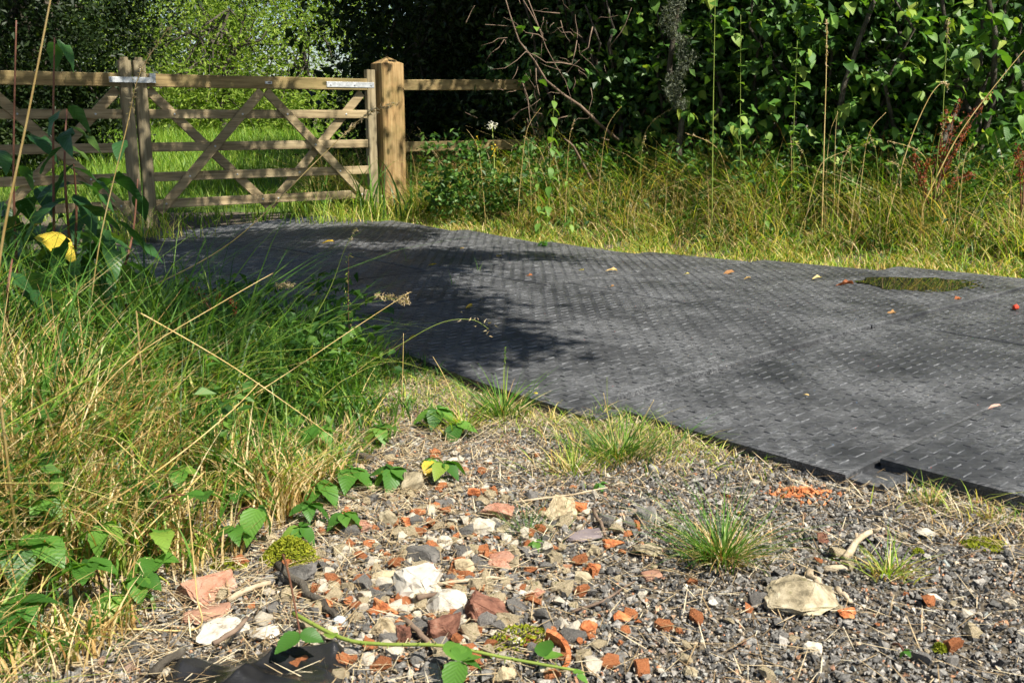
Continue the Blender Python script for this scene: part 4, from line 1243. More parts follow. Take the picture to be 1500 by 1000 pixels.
# bare twigs showing in the willows
# dark trees at the left behind the gate
for (px, Yw, n_, lab) in [(60, 16.5, 200, 'dark tree behind the left gate leaf'), (-90, 13.5, 170, 'dark tree out past the left edge behind the gate')]:
    x = AT(px, 170, Yw).x; z = gzf(x, Yw)
    cs = np.concatenate([blob(x, Yw, z + 2.9, 2.2, 1.7, 2.4, n_), blob(x - 0.3, Yw - 0.2, z + 0.9, 1.9, 1.2, 0.8, 60)])
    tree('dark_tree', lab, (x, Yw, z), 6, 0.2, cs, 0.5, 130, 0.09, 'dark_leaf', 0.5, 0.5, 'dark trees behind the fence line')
# dark blackthorns behind the rail fence
for (px, Yw, rx, n_, lab) in [(665, 12.6, 1.5, 230, 'dark blackthorn tree right behind the gate post'), (790, 12.2, 1.5, 220, 'dark blackthorn tree behind the end of the rail fence'), (900, 11.0, 1.6, 220, 'dark blackthorn tree behind the tangle of dead twigs')]:
    x = AT(px, 170, Yw).x; z = gzf(x, Yw)
    cs = np.concatenate([blob(x, Yw, z + 2.6, rx, 1.4, 2.7, n_), blob(x, Yw - 0.2, z + 0.6, rx, 1.1, 0.7, 70), blob(x + 0.2, Yw - 1.6, z + 4.3, rx, 1.4, 1.2, 90)])
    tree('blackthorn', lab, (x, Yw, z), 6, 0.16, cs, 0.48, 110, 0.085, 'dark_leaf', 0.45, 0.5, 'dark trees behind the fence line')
# the wood further back, read as one mass
cs = []
for k in range(620):
    t = random.random()
    x = -2 + 16 * t
    cs.append((x, 15.0 - 5.0 * t + random.uniform(0, 3), random.uniform(0.0, 6.0)))
for k in range(620):
    cs.append((random.uniform(-26, 4), random.uniform(37, 42), random.uniform(1.0, 10.5)))
for k in range(160):
    cs.append((random.uniform(-17, -8), random.uniform(17, 22), random.uniform(0.3, 6.0)))
cs = np.array(cs)
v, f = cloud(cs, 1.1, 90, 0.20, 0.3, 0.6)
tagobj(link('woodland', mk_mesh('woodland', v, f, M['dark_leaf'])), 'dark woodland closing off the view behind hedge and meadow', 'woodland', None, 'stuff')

# broad-leaved hedge shrubs on the right, their leaves one by one
def hedge_front(px):
    """forward distance of the hedge face at a column of the photograph"""
    return float(np.interp(px, [820, 900, 1000, 1100, 1250, 1400, 1500, 1650], [9.7, 9.3, 8.9, 8.3, 7.75, 7.35, 7.1, 6.8]))

SHRUBS = [(850, 300, 'small-leaved climber shrub behind the tall nettle', 150), (935, 300, 'loose leafy shrub between the dead twigs and the lichen-hung branch', 170), (1010, 300, 'leafy shrub right of the lichen-hung branch', 170), (1110, 300, 'dense broad-leaved shrub behind the tall green stalks', 290), (1235, 320, 'dense broad-leaved shrub in the middle of the right hedge', 295), (1350, 300, 'broad-leaved shrub with leaning trunk behind the rust-red dock', 280), (1465, 300, 'broad-leaved shrub cut by the right edge', 280)]
for (px, py, lab, nleaf) in SHRUBS:
    Yf = hedge_front(px)
    Yb = Yf + 0.55
    x = AT(px, 300, Yb).x
    z = gzf(x, Yb)
    base = Vector((x, Yb, z))
    root = thing('hedge_shrub', lab + ', right of the lane' if False else lab, 'shrub', base, None, 'broad-leaved shrubs of the right hedge')
    m = MB()
    stems = []
    for k in range(6):
        tx = base + Vector((random.uniform(-0.65, 0.65), random.uniform(-0.5, 0.4), random.uniform(1.7, 3.0)))
        stems.append(limb(m, base + Vector((random.uniform(-.25, .25), random.uniform(-.2, .2), -0.1)), tx, random.uniform(0.018, 0.034), 0.007, 0, 6, 0.045, 6))
    link('stems', m.mesh('stems', M['bark'], True, base), root)
    # inner foliage
    cs = np.concatenate([blob(x, Yb + 0.35, z + 1.3, 0.85, 0.55, 1.25, 85, 0.3), blob(x, Yb + 0.5, z + 2.9, 0.95, 0.6, 0.9, 70, 0.3)])
    v, f = cloud(cs, 0.32, 62, 0.085, 0.5, 0.62)
    tagobj(link('inner_foliage', mk_mesh('inner_foliage', v - np.array(base), f, M['hedge_leaf']), root), None, None, None, 'stuff')
    # outer leaves: little sprays along twigs
    made = 0
    while made < nleaf:
        qx, qy = random.gauss(px, 52), random.uniform(-20, 300)
        Yt = Yf + abs(random.gauss(0, 0.28)) + 0.10 * math.sin(qx * 0.05 + qy * 0.03)
        tip = AT(qx, qy, Yt)
        if tip.z < z + 0.15: continue
        if random.random() < 0.5 * max(0, (1150 - qx) / 250): continue
        k = random.randint(3, 6)
        ax = Vector((random.uniform(-1, 1), random.uniform(-0.7, 0.2), random.uniform(-0.25, 0.5))).normalized()
        for j in range(k):
            p_ = tip - ax * 0.045 * j
            side = (-1) ** j
            yaw = math.pi + random.gauss(0.35, 1.25)
            put_leaf('shrub', root, p_, yaw, random.uniform(-0.9, 0.15), random.gauss(0, 0.4), random.triangular(0.05, 0.145, 0.10) * (0.75 if px < 960 else 1.0))
            made += 1

# lichen-hung branch
def lichen_branch():
    a = AT(990, -60, 8.7); b = AT(992, 165, 8.6)
    base = Vector((b.x + 0.05, b.y + 0.1, gzf(b.x, b.y)))
    root = thing('lichen_branch', 'hanging branch thick with grey-green lichen', 'branch', base)
    m = MB(); limb(m, base, a + Vector((0, 0.1, 0.4)), 0.03, 0.018, 0, 6, 0.02, 8)
    link('stem', m.mesh('stem', M['bark'], True, base), root)
    cs = np.array([tuple(AT(985 + 12 * math.sin(k * 0.21) + random.gauss(0, 5) + 14 * (k / 60), -40 + 200 * k / 60, 8.6)) for k in range(60)])
    v, f = cloud(cs, 0.050, 60, 0.030, 0.1, 0.3)
    link('lichen', mk_mesh('lichen', v - np.array(base), f, M['lichen']), root)
lichen_branch()

# tangle of bare dead twigs
def twig_tangle():
    base = AT(800, 300, 9.0); base.z = gzf(base.x, base.y)
    root = thing('dead_branches', 'tangle of bare dead branches leaning out beside the fence', 'branches', base)
    L = [[(905, 205, 9.2), (850, 155, 9.0), (800, 118, 8.9), (760, 60, 8.8), (735, -20, 8.8)], [(770, -10, 9.0), (800, 70, 8.9), (828, 118, 8.9), (838, 160, 8.9)], [(838, 95, 8.8), (800, 92, 8.7), (770, 76, 8.7), (740, 100, 8.6), (718, 102, 8.6)], [(800, 60, 8.8), (770, 48, 8.8), (738, 26, 8.7)], [(820, 20, 8.8), (780, 15, 8.7)], [(868, 40, 8.9), (862, 70, 8.8), (848, 80, 8.8)], [(845, 60, 8.9), (838, 95, 8.8), (820, 85, 8.8)], [(785, 100, 8.8), (790, 140, 8.8), (770, 108, 8.7)], [(765, 120, 8.8), (775, 165, 8.7), (785, 200, 8.7)], [(880, 290, 9.0), (840, 215, 8.8), (826, 203, 8.8)], [(760, -10, 8.9), (795, 50, 8.8), (792, 90, 8.8)], [(740, 180, 8.9), (762, 162, 8.8), (792, 145, 8.8)]]
    for k, pts in enumerate(L):
        m = MB()
        Q = [AT(*p) for p in pts]
        Q2 = []
        for a, b in zip(Q[:-1], Q[1:]):
            Q2 += [a, a.lerp(b, 0.5) + Vector((random.gauss(0, .012), random.gauss(0, .02), random.gauss(0, .012)))]
        Q2.append(Q[-1])
        r0 = 0.016 if k in (0, 9) else 0.0055
        m.tube(Q2, [r0 * (1 - 0.7 * i / (len(Q2) - 1)) for i in range(len(Q2))], 6)
        link('branch', m.mesh('branch', M['dead_twig'], True, base), root)
    # fine side twigs
    m = MB()
    for k in range(50):
        p_ = AT(random.gauss(815, 55), random.uniform(-10, 210), random.uniform(8.7, 9.3))
        q_ = p_ + Vector((random.gauss(0, .13), random.gauss(0, .08), random.gauss(0, .12)))
        limb(m, p_, q_, 0.004, 0.0015, 0, 4, 0.08, 3)
    tagobj(link('twigs', m.mesh('twigs', M['dead_twig'], True, base), root), None, None, None, 'stuff')
    for (px, py) in [(765, 38), (772, 52), (758, 40), (785, 40), (790, 118), (775, 112), (760, 120)]:
        put_leaf('shrub', root, AT(px, py, 8.7), random.uniform(0, 6.3), random.uniform(-0.5, 0.1), random.gauss(0, .3), random.uniform(0.07, 0.10))
twig_tangle()

# leaning slender trunk and stems inside the hedge at right
for (lab, pts, r) in [('slender leaning trunk behind the rust-red dock', [(1380, 215, 7.5), (1405, 150, 7.7), (1425, 80, 7.9), (1440, -40, 8.0)], 0.034), ('thin upright trunk right of the leaning trunk', [(1432, 290, 7.6), (1434, 190, 7.7), (1437, 60, 7.8), (1445, -60, 7.9)], 0.024), ('lichen-spotted dark branch in the middle of the right hedge', [(1205, 330, 8.2), (1235, 130, 7.9), (1262, 50, 7.9), (1300, -50, 8.0)], 0.030)]:
    Q = [AT(*p) for p in pts]
    g0 = Q[0].copy(); g0.z = gzf(g0.x, g0.y) - 0.05
    Q = [g0] + Q
    root = thing('sapling_trunk', lab, 'trunk', g0)
    m = MB(); m.tube(Q, [r * (1 - 0.12 * i) for i in range(len(Q))], 8)
    link('stem', m.mesh('stem', M['bark'], True, g0), root)

# oak on the left of the lane: its trunk stands out of the picture, its limbs reach over the mats and give the shade
def shade_oak():
    base = Vector((-5.6, 5.6, 0.0)); base.z = gzf(base.x, base.y)
    hx, hy = sdir.x / sdir.z, sdir.y / sdir.z
    cs = []
    def spot(px, py, spread, n, z0=0.0):
        x, y = G(px, py)
        for _ in range(int(n * 1.7 + 0.5)):
            gx_, gy_ = x + random.gauss(0, spread), y + random.gauss(0, spread)
            H = random.uniform(3.3, 5.2)
            cs.append((gx_ + hx * H, gy_ + hy * H, H))
    for (px, py, sp, n) in [(640, 385, .16, 7), (560, 400, .2, 9), (690, 378, .12, 3), (470, 400, .3, 14), (520, 430, .2, 9), (590, 432, .12, 5), (420, 440, .3, 12), (660, 462, .06, 2), (600, 490, .14, 5), (520, 490, .2, 8), (450, 500, .2, 6), (720, 516, .03, 2), (650, 510, .07, 3), (570, 520, .10, 4), (380, 470, .25, 9), (300, 420, .4, 14), (340, 370, .5, 16), (480, 350, .4, 10), (250, 370, .5, 14), (790, 376, .05, 2), (330, 345, .5, 9), (560, 345, .15, 4)]:
        spot(px, py, sp, n)
    # over the gate, the near meadow and the tall weeds on the left
    for _ in range(60):
        t = random.random()
        p_ = GL.lerp(GR_, t * 1.0 - 0.75 * (random.random() < 0.5)); zz = random.uniform(0.3, 1.2)
        if t > 0.70: continue
        H = random.uniform(3.6, 5.4)
        cs.append((p_.x + hx * (H - zz) + random.gauss(0, .12), p_.y + hy * (H - zz) + random.gauss(0, .12), H))
    for _ in range(70):
        x, y = random.uniform(-6.5, -1.8), random.uniform(9.5, 13.0)
        H = random.uniform(3.6, 6.0)
        cs.append((x + hx * H, y + hy * H, H))
    for _ in range(36):
        x, y = random.uniform(-2.8, -0.9), random.uniform(3.1, 5.6)
        H = random.uniform(3.4, 5.0)
        cs.append((x + hx * H, y + hy * H, H))
    # rest of the crown round the trunk
    keep = []
    for c_ in cs:
        cv = Vector(c_)
        far = True
        for zz in (0.3, 0.7, 1.1, 1.4):
            q = cv - sdir * ((cv.z - zz) / sdir.z)
            if (q.xy - PC.xy).length < 0.62: far = False
        if far: keep.append(c_)
    cs = keep
    cs = np.concatenate([np.array(cs), blob(-4.6, 5.4, 6.0, 2.8, 2.8, 1.6, 110, 0.4)])
    tree('oak_tree', 'oak standing left of the lane whose limbs overhang the mats', base, 8, 0.30, cs, 0.30, 95, 0.095, 'oak_leaf', 0.7, 0.55, top=(-3.6, 5.3, 5.6))
shade_oak()

# ================================================================== GRASS
def veg(name, label, n, fn, box, hfun, wd, mat, segs=4, lean=(0.25, 0.9), droop=(0.0, 0.45), pw=1.8, cat='grass'):
    p = sample(n, *box, fn)
    z = gz(p[:, 0], p[:, 1])
    h = hfun(p[:, 0], p[:, 1]) * rng.uniform(0.45, 1.15, n)
    W = wd * rng.uniform(0.6, 1.4, n)
    v, f = blades(np.concatenate([p, z[:, None]], 1), h, W, rng.uniform(0, 2 * np.pi, n), rng.uniform(*lean, n), rng.uniform(*droop, n), segs, pw)
    o = link(name, mk_mesh(name, v, f, M[mat], True))
    return tagobj(o, label, cat, None, 'stuff')

def inview(x, y, m=0.35):
    return (np.abs(x) < 0.545 * y + m)

# meadow
def kfield(x, y):
    return ((x < -0.02 * y + 0.3) & (x > -0.56 * y - 0.4) & (y > 9.0 + 0.0 * x) & ((x - GL.x) * gn.x + (y - GL.y) * gn.y < -0.10)).astype(float) * np.clip(1.3 - (y - 9) / 24, 0.35, 1)
veg('meadow_grass', 'lush green meadow grass behind the gate', 30000, kfield, (-14, 1, 8, 26), lambda x, y: 0.20 + 0.012 * (y - 9) + 0.07 * wob(x, y), 0.014, 'grass_field', 3, (0.2, 0.8))

# verge along the far side of the mats
def kverge(lo, hi):
    def k(x, y):
        u, d = lane(x, y)
        return ((d > lo) & (d < hi) & inview(x, y) & (y < 11.5) & (u > -8.2)).astype(float) * np.clip(0.6 + 0.75 * wob(x, y, 3.2), 0.1, 1)
    return k
def hverge(x, y):
    u, d = lane(x, y)
    return 0.08 + 0.58 * ss(3.8, 5.1, d) + 0.13 * wob(x, y, 2.0) * ss(3.9, 4.6, d)
VB = (-2.2, 6.2, 4.5, 11.5)
veg('verge_grass', 'tangled green and yellow grass along the far side of the mats', 13000, kverge(3.80, 5.6), VB, hverge, 0.009, 'grass_mix', 5, (0.3, 1.3), (0.05, 0.6))
veg('verge_straw', 'dead straw and bleached stems in the verge below the hedge', 8000, kverge(3.80, 5.5), VB, lambda x, y: hverge(x, y) * 1.0, 0.0075, 'grass_straw', 4, (0.4, 1.6), (0.1, 0.75))
veg('verge_green', 'fresh green blades in the verge below the hedge', 5500, kverge(3.9, 5.9), VB, lambda x, y: hverge(x, y) * 1.05, 0.009, 'grass_green', 5, (0.3, 1.2), (0.05, 0.6))
veg('verge_turf', 'short turf at the mats\' far edge', 12000, kverge(3.72, 4.4), VB, lambda x, y: 0.05 + 0 * x, 0.0055, 'grass_mix', 3, (0.3, 1.4), (0.0, 0.5))

veg('verge_stems', 'thin upright dead stems standing out of the verge', 1500, kverge(4.25, 5.7), VB, lambda x, y: 0.78 + 0.15 * wob(x, y, 2), 0.0042, 'grass_straw', 5, (0.05, 0.6), (0.0, 0.35), 2.2)
# low herbs in the verge
p = sample(1100, *VB, kverge(4.3, 6.2))
cs = np.concatenate([p, (gz(p[:, 0], p[:, 1]) + rng.uniform(0.04, 0.55, len(p)) * ss(4.0, 5.4, lane(p[:, 0], p[:, 1])[1]))[:, None]], 1)
v, f = cloud(cs, 0.10, 14, 0.050, 0.7, 0.6)
tagobj(link('verge_herbs', mk_mesh('verge_herbs', v, f, M['herb'])), 'small leafy herbs mixed into the verge grass', 'herbs', None, 'stuff')

cs = np.array([tuple(gp_) for gp_ in [AT(random.uniform(625, 900), random.triangular(195, 335, 285), random.uniform(8.7, 9.4)) for _ in range(230)]] + [tuple(q) for q in [AT(px_, random.triangular(190, 330, 290), float(np.interp(px_, [900, 1100, 1500], [8.9, 7.9, 6.8])) + random.uniform(-.1, .4)) for px_ in [random.uniform(900, 1500) for _ in range(330)]]])
v, f = cloud(cs, 0.11, 12, 0.062, 0.6, 0.55)
tagobj(link('tall_herbs', mk_mesh('tall_herbs', v, f, M['herb'])), 'tall leafy herbs at the foot of the hedge and fence', 'herbs', None, 'stuff')

# tall rough grass on the left
def kleft(m0=0.0, m1=9.0):
    def k(x, y):
        u, d = lane(x, y)
        e = left_edge(y) - x
        lim = np.where(y > 2.9, 0.02, 9)
        return ((e > m0) & (e < m1) & (d < lim) & (x > -0.60 * y - 0.30)).astype(float) * np.clip(0.6 + 0.8 * wob(x, y, 4.5), 0.08, 1)
    return k
def hleft(x, y):
    e = left_edge(y) - x
    return (0.11 + 0.36 * ss(0.0, 0.5, e) + 0.07 * wob(x, y, 2.5)) * (1 - 0.60 * ss(2.8, 3.7, y) + 0.22 * ss(1.0, 1.7, e))
LB = (-4.6, -0.2, 1.05, 7.6)
veg('rough_grass', 'rough tall green grass filling the left foreground', 11500, kleft(-0.05), LB, lambda x, y: hleft(x, y) * 1.35, 0.0085, 'grass_green', 6, (0.15, 1.2), (0.0, 0.6))
veg('rough_straw', 'dry tan grass stems tangled through the left foreground', 4600, lambda x, y: kleft(-0.08, 1.0)(x, y) * ss(2.75, 2.2, y), (-2.0, -0.2, 1.05, 2.8), lambda x, y: hleft(x, y) * 1.1, 0.0058, 'grass_straw', 5, (0.1, 1.0), (0.0, 0.6))
veg('yellowing_grass', 'yellowing grass blades in the left foreground', 2600, lambda x, y: kleft(-0.05)(x, y) * (0.25 + 0.75 * ss(3.2, 2.4, y)), LB, lambda x, y: hleft(x, y) * 1.1, 0.0075, 'grass_mix', 5, (0.3, 1.4), (0.05, 0.7))
p = sample(300, -3.0, -0.3, 1.1, 4.0, kleft(0.15))
cs = np.concatenate([p, (gz(p[:, 0], p[:, 1]) + rng.uniform(0.02, 0.32, len(p)))[:, None]], 1)
v, f = cloud(cs, 0.08, 14, 0.042, 0.7, 0.6)
tagobj(link('left_herbs', mk_mesh('left_herbs', v, f, M['herb'])), 'small leafy herbs under the rough grass on the left', 'herbs', None, 'stuff')

# matted grass softening the near edge of the mats
def kedge(x, y):
    u, d = lane(x, y)
    k = np.exp(-((d + 0.16) / 0.14) ** 2) * ss(0.75, 0.35, u) * ss(-2.2, -1.6, u) + 0.45 * np.exp(-((d + 0.14) / 0.09) ** 2) * ss(0.9, 1.2, u)
    return np.clip(k * (0.75 + 0.5 * wob(x, y, 2.2)), 0, 1) * (~under_mat(x, y, -0.005)) * inview(x, y)
veg('edge_thatch', 'matted dead grass along the near edge of the mats', 3000, kedge, (-1.2, 2.2, 1.6, 4.2), lambda x, y: 0.055 + 0.02 * wob(x, y, 3), 0.0032, 'litter', 4, (0.8, 2.2), (0.2, 0.9))
veg('edge_grass', 'low green and straw grass along the near edge of the mats', 1700, kedge, (-1.2, 2.2, 1.6, 4.2), lambda x, y: 0.075 + 0.03 * wob(x, y, 3), 0.0042, 'grass_mix', 4, (0.4, 1.7), (0.05, 0.6))

# straw lying about on the gravel
def klit(x, y):
    u, d = lane(x, y)
    e = x - left_edge(y)
    k = 1.3 * np.exp(-np.clip(e, 0, 9) / 0.42) + 0.7 * np.exp(-((d + 0.12) / 0.14) ** 2) * (np.abs(wob(x, y, 1.2)) > 0.25) + 0.10
    return np.clip(k, 0, 1) * ((~under_mat(x, y, 0.0)) & (np.abs(x) < 0.6 * y + 0.3) & (e > -0.5))
n_ = 13000
p = sample(n_, -1.6, 2.6, 1.15, 4.0, klit)
L = rng.uniform(0.02, 0.11, n_)
v, f = blades(np.concatenate([p, (gz(p[:, 0], p[:, 1]) + rng.uniform(0.006, 0.018, n_))[:, None]], 1), L, rng.uniform(0.0012, 0.0032, n_), rng.uniform(0, 6.283, n_), rng.uniform(0.85, 1.0, n_), np.full(n_, 0.0), 3, 1.0, 0.3)
v = v.reshape(n_, -1, 3)
zz = v[:, :, 2] - v[:, :1, 2]
v[:, :, 2] = v[:, :1, 2] + zz * rng.uniform(-0.05, 0.22, n_)[:, None]
tagobj(link('straw_litter', mk_mesh('straw_litter', v.reshape(-1, 3), f, M['litter'])), 'bits of dry straw and stalk lying on the gravel', 'straw', None, 'stuff')

# ================================================================== SINGLE PLANTS
def tuft(label, px, py, n, hmax, spread, mat='grass_green', wd=0.004, lean=(0.5, 1.6), straw=0.35, rad=0.03, name='grass_tuft'):
    x, y = G(px, py)
    root = thing(name, label, 'grass tuft', (x, y, gzf(x, y)))
    def part(nm, n, mt, hm):
        a = rng.uniform(0, 6.283, n); r_ = np.abs(rng.normal(0, rad, n))
        b = np.stack([r_ * np.cos(a), r_ * np.sin(a) * 0.8, np.zeros(n)], -1)
        v, f = blades(b, rng.uniform(0.35, 1.0, n) * hm, wd * rng.uniform(0.6, 1.3, n), a + rng.normal(0, 0.5, n), rng.uniform(*lean, n) * spread, rng.uniform(0.0, 0.35, n), 5, 1.5)
        tagobj(link(nm, mk_mesh(nm, v, f, M[mt], True), root), None, None, None, 'stuff')
    part('blades', n, mat, hmax)
    if straw:
        part('dry_blades', int(n * straw), 'grass_straw', hmax * 0.6)
    return root
tuft('big spiky green grass tussock on the bare gravel', 1058, 822, 300, 0.155, 1.0, wd=0.0036, lean=(0.2, 2.3), straw=0.75, rad=0.034, name='grass_tussock')
tuft('small yellowish grass tuft right of the mossy rock', 1302, 842, 70, 0.085, 1.0, 'grass_mix', 0.004, (0.5, 1.8), 0.8, 0.03)
tuft('bushy grass tuft against the front edge of the middle mat', 905, 668, 340, 0.13, 1.0, 'grass_green', 0.0042, (0.4, 1.8), 0.6, 0.085)
tuft('grass tuft left of the bushy one by the mat edge', 838, 690, 130, 0.08, 1.0, 'grass_mix', 0.004, (0.4, 1.8), 0.7, 0.08)
tuft('arching grass tuft at the lifted mat corner', 735, 612, 130, 0.17, 1.0, 'grass_green', 0.006, (0.5, 1.6), 0.5, 0.05)
tuft('yellow arching grass by the bramble leaves near the mat', 680, 628, 110, 0.12, 1.0, 'grass_mix', 0.005, (0.6, 1.8), 0.6, 0.05)
tuft('grass sprigs below the front corner of the right-hand mat', 1362, 735, 36, 0.085, 1.0, 'grass_green', 0.0036, (0.2, 1.2), 1.6, 0.04)
tuft('grass sprigs further right along the right-hand mat edge', 1450, 758, 34, 0.06, 1.0, 'grass_mix', 0.0034, (0.3, 1.2), 2.2, 0.05)
tuft('dry straw tuft on the gravel below the right-hand mat', 1400, 785, 24, 0.05, 1.2, 'grass_straw', 0.003, (0.6, 1.8), 1.5, 0.06)
tuft('short dry grass tuft at the right margin of the gravel', 1492, 800, 20, 0.05, 1.2, 'grass_straw', 0.003, (0.6, 1.8), 0.8, 0.04)
tuft('wispy bright green weed across the pink and cream stones', 775, 785, 110, 0.085, 1.2, 'herb', 0.0018, (0.3, 1.7), 0, 0.05, 'wispy_weed')
tuft('dark green grass clump beside the shaded mat', 440, 535, 260, 0.36, 0.9, 'grass_green', 0.008, (0.2, 1.2), 0.15, 0.10)
tuft('green grass clump leaning over the mat, centre left', 505, 560, 180, 0.26, 1.0, 'grass_green', 0.007, (0.3, 1.4), 0.4, 0.08)
tuft('straw-coloured grass clump at the edge of the rubble', 470, 668, 150, 0.15, 1.0, 'grass_straw', 0.004, (0.4, 1.5), 0.5, 0.08)
tuft('green grass arching over the low brambles', 400, 712, 70, 0.17, 1.2, 'grass_green', 0.006, (0.6, 1.8), 0.6, 0.05)
tuft('sparse green grass at the bottom left corner', 60, 985, 40, 0.16, 1.0, 'grass_green', 0.004, (0.2, 1.0), 0.6, 0.08)

for lab_, px_, py_, Y_ in (('grass round the foot of the gate post', 585, 296, 9.45), ('grass under the meeting stiles of the gate', 205, 345, 8.15), ('grass under the hanging end of the gate', 500, 312, 9.0)):
    q_ = AT(px_, py_, Y_)
    root = thing('grass_clump', lab_, 'grass tuft', (q_.x, q_.y, gzf(q_.x, q_.y)))
    n_ = 240
    b_ = np.stack([rng.normal(0, .22, n_), rng.normal(0, .12, n_), np.zeros(n_)], -1)
    v, f = blades(b_, rng.uniform(.12, .42, n_), rng.uniform(.006, .012, n_), rng.uniform(0, 6.28, n_), rng.uniform(.2, 1.2, n_), rng.uniform(0, .5, n_), 5)
    tagobj(link('blades', mk_mesh('clump_blades', v, f, M['grass_mix'], True), root), None, None, None, 'stuff')
# iris-like blades at the gate post
for lab, px, n_, hh in (('tall flag leaves in front of the right side of the gate post', 600, 14, 0.75), ('tall flag leaves in front of the hanging end of the gate', 540, 22, 0.80), ('dark flag leaves behind the right gate leaf', 470, 18, 0.75)):
    p_ = AT(px, 300, 9.25 if px > 480 else 9.9)
    root = thing('flag_leaves', lab, 'plant', (p_.x, p_.y, gzf(p_.x, p_.y)))
    a = rng.uniform(0, 6.283, n_)
    b = np.stack([rng.normal(0, .07, n_), rng.normal(0, .04, n_), np.zeros(n_)], -1)
    v, f = blades(b, rng.uniform(.5, 1, n_) * hh, rng.uniform(.018, .03, n_), a, rng.uniform(.1, .7, n_), rng.uniform(0, .25, n_), 6, 2.0)
    link('blades', mk_mesh('flag_blades', v, f, M['grass_green'], True), root)

def spline(P_, per=7):
    out = []
    n = len(P_)
    for i in range(n - 1):
        p0, p1, p2, p3 = P_[max(i - 1, 0)], P_[i], P_[i + 1], P_[min(i + 2, n - 1)]
        for k in range(per):
            t = k / per
            out.append(0.5 * ((2 * p1) + (p2 - p0) * t + (2 * p0 - 5 * p1 + 4 * p2 - p3) * t * t + (3 * p1 - p0 - 3 * p2 + p3) * t ** 3))
    out.append(P_[-1])
    return out

def stalk(label, pts, r, mat='straw_stem', head=None, name='grass_stalk', cat='grass stalk', group=None, headmat='seed'):
    """stem through picture positions at given distances, optional seed head along its end"""
    Q = spline([AT(*p) for p in pts])
    b = Q[0].copy(); b.z = gzf(b.x, b.y)
    root = thing(name, label, cat, b, None, group)
    if Q[0].z > b.z + 0.02: Q = [b - Vector((0, 0, .01))] + Q
    m = MB(); m.tube(Q, [r * (1 - 0.6 * i / (len(Q) - 1)) for i in range(len(Q))], 5)
    link('stem', m.mesh('stem', M[mat], True, b), root)
    if head:
        frac, n, size, spread = head
        k0 = int(len(Q) * (1 - frac))
        idx = rng.uniform(k0, len(Q) - 1.001, n)
        c_ = np.array([tuple(Q[int(i)].lerp(Q[int(i) + 1], i - int(i))) for i in idx]) + rng.normal(0, spread, (n, 3))
        nr = rng.normal(size=(n, 3))
        v, f = leaves(c_, rng.uniform(.6, 1.2, n) * size, nr, 0.28)
        tagobj(link('seed_head', mk_mesh('seed_head', v - np.array(b), f, M[headmat]), root), None, None, None, 'stuff')
    return root

stalk('thick golden stalk slanting up the far left edge', [(-12, 480, 1.75), (5, 345, 1.7), (40, 175, 1.65), (78, -20, 1.6)], 0.0030)
stalk('long pale stalk arching from the weeds past the gate latch', [(130, 470, 2.9), (148, 345, 2.85), (185, 190, 2.8), (205, 108, 2.8), (248, 40, 2.8)], 0.0022, head=(0.45, 50, 0.016, 0.004))
stalk('pale stalk crossing the right gate leaf toward the gate post', [(150, 440, 3.0), (230, 415, 3.0), (345, 350, 3.0), (470, 230, 3.0), (535, 170, 3.0), (585, 152, 3.0)], 0.0020, head=(0.30, 70, 0.018, 0.004))
stalk('brown seed-headed stalk slanting over the shaded mat', [(270, 640, 2.5), (400, 560, 2.6), (520, 480, 2.7), (600, 428, 2.75)], 0.0018, head=(0.10, 20, 0.012, 0.003))
stalk('green stalk rising diagonally before the gate toward a small seed tip', [(430, 520, 3.2), (480, 430, 3.2), (505, 365, 3.2), (522, 335, 3.2)], 0.0018, 'green_stem', (0.25, 16, 0.014, 0.003))
stalk('stalk with a fluffy tan flower head over the shaded mat', [(430, 560, 3.2), (455, 490, 3.2), (520, 452, 3.2), (550, 434, 3.2), (598, 442, 3.2)], 0.0018, 'green_stem', (0.26, 150, 0.016, 0.007))
stalk('stalk with a pale fluffy head over the dark mat, left of the tan one', [(350, 520, 3.1), (372, 455, 3.1), (400, 422, 3.1), (428, 418, 3.1)], 0.0016, 'green_stem', (0.3, 70, 0.014, 0.005))
stalk('upright stalk with knobbly yellow-green seeds beside the mat', [(512, 500, 3.3), (510, 440, 3.3), (511, 372, 3.3)], 0.0018, 'red_stem', (0.75, 46, 0.016, 0.006), headmat='grass_mix')
stalk('green arching oat-like stalk over the near mat', [(480, 560, 3.2), (560, 520, 3.2), (640, 475, 3.2), (690, 468, 3.2), (716, 482, 3.2)], 0.0016, 'green_stem', (0.32, 14, 0.020, 0.012))
stalk('short straight dry stem before the mat\'s lifted corner', [(588, 592, 3.1), (590, 540, 3.1), (591, 488, 3.1)], 0.0018)
stalk('short leaning dry stem right of the straight one', [(668, 592, 3.05), (650, 550, 3.05), (634, 522, 3.05)], 0.0018)
stalk('slim upright green stem standing before the lit mat', [(740, 610, 3.0), (739, 560, 3.0), (740, 508, 3.0)], 0.0017, 'green_stem', (0.3, 12, 0.014, 0.001), headmat='grass_green')
stalk('slim dry stem in front of the middle mat edge', [(905, 668, 2.75), (893, 620, 2.75), (884, 575, 2.75)], 0.0016)
stalk('slim green stem in the bushy tuft', [(895, 660, 2.8), (890, 600, 2.8), (889, 552, 2.8)], 0.0014, 'green_stem')
stalk('dry stem leaning over the mat right of the bushy tuft', [(932, 650, 2.85), (940, 620, 2.85), (958, 585, 2.85)], 0.0016)
stalk('bent pale straw standing before the pink brick', [(112, 920, 1.70), (200, 921, 1.70), (290, 919, 1.70), (288, 870, 1.70), (281, 790, 1.72), (275, 725, 1.74)], 0.0024)
stalk('curved dry stalk sweeping across the left grass', [(20, 700, 2.0), (120, 600, 2.05), (200, 520, 2.1), (330, 440, 2.2), (400, 400, 2.3)], 0.0015)
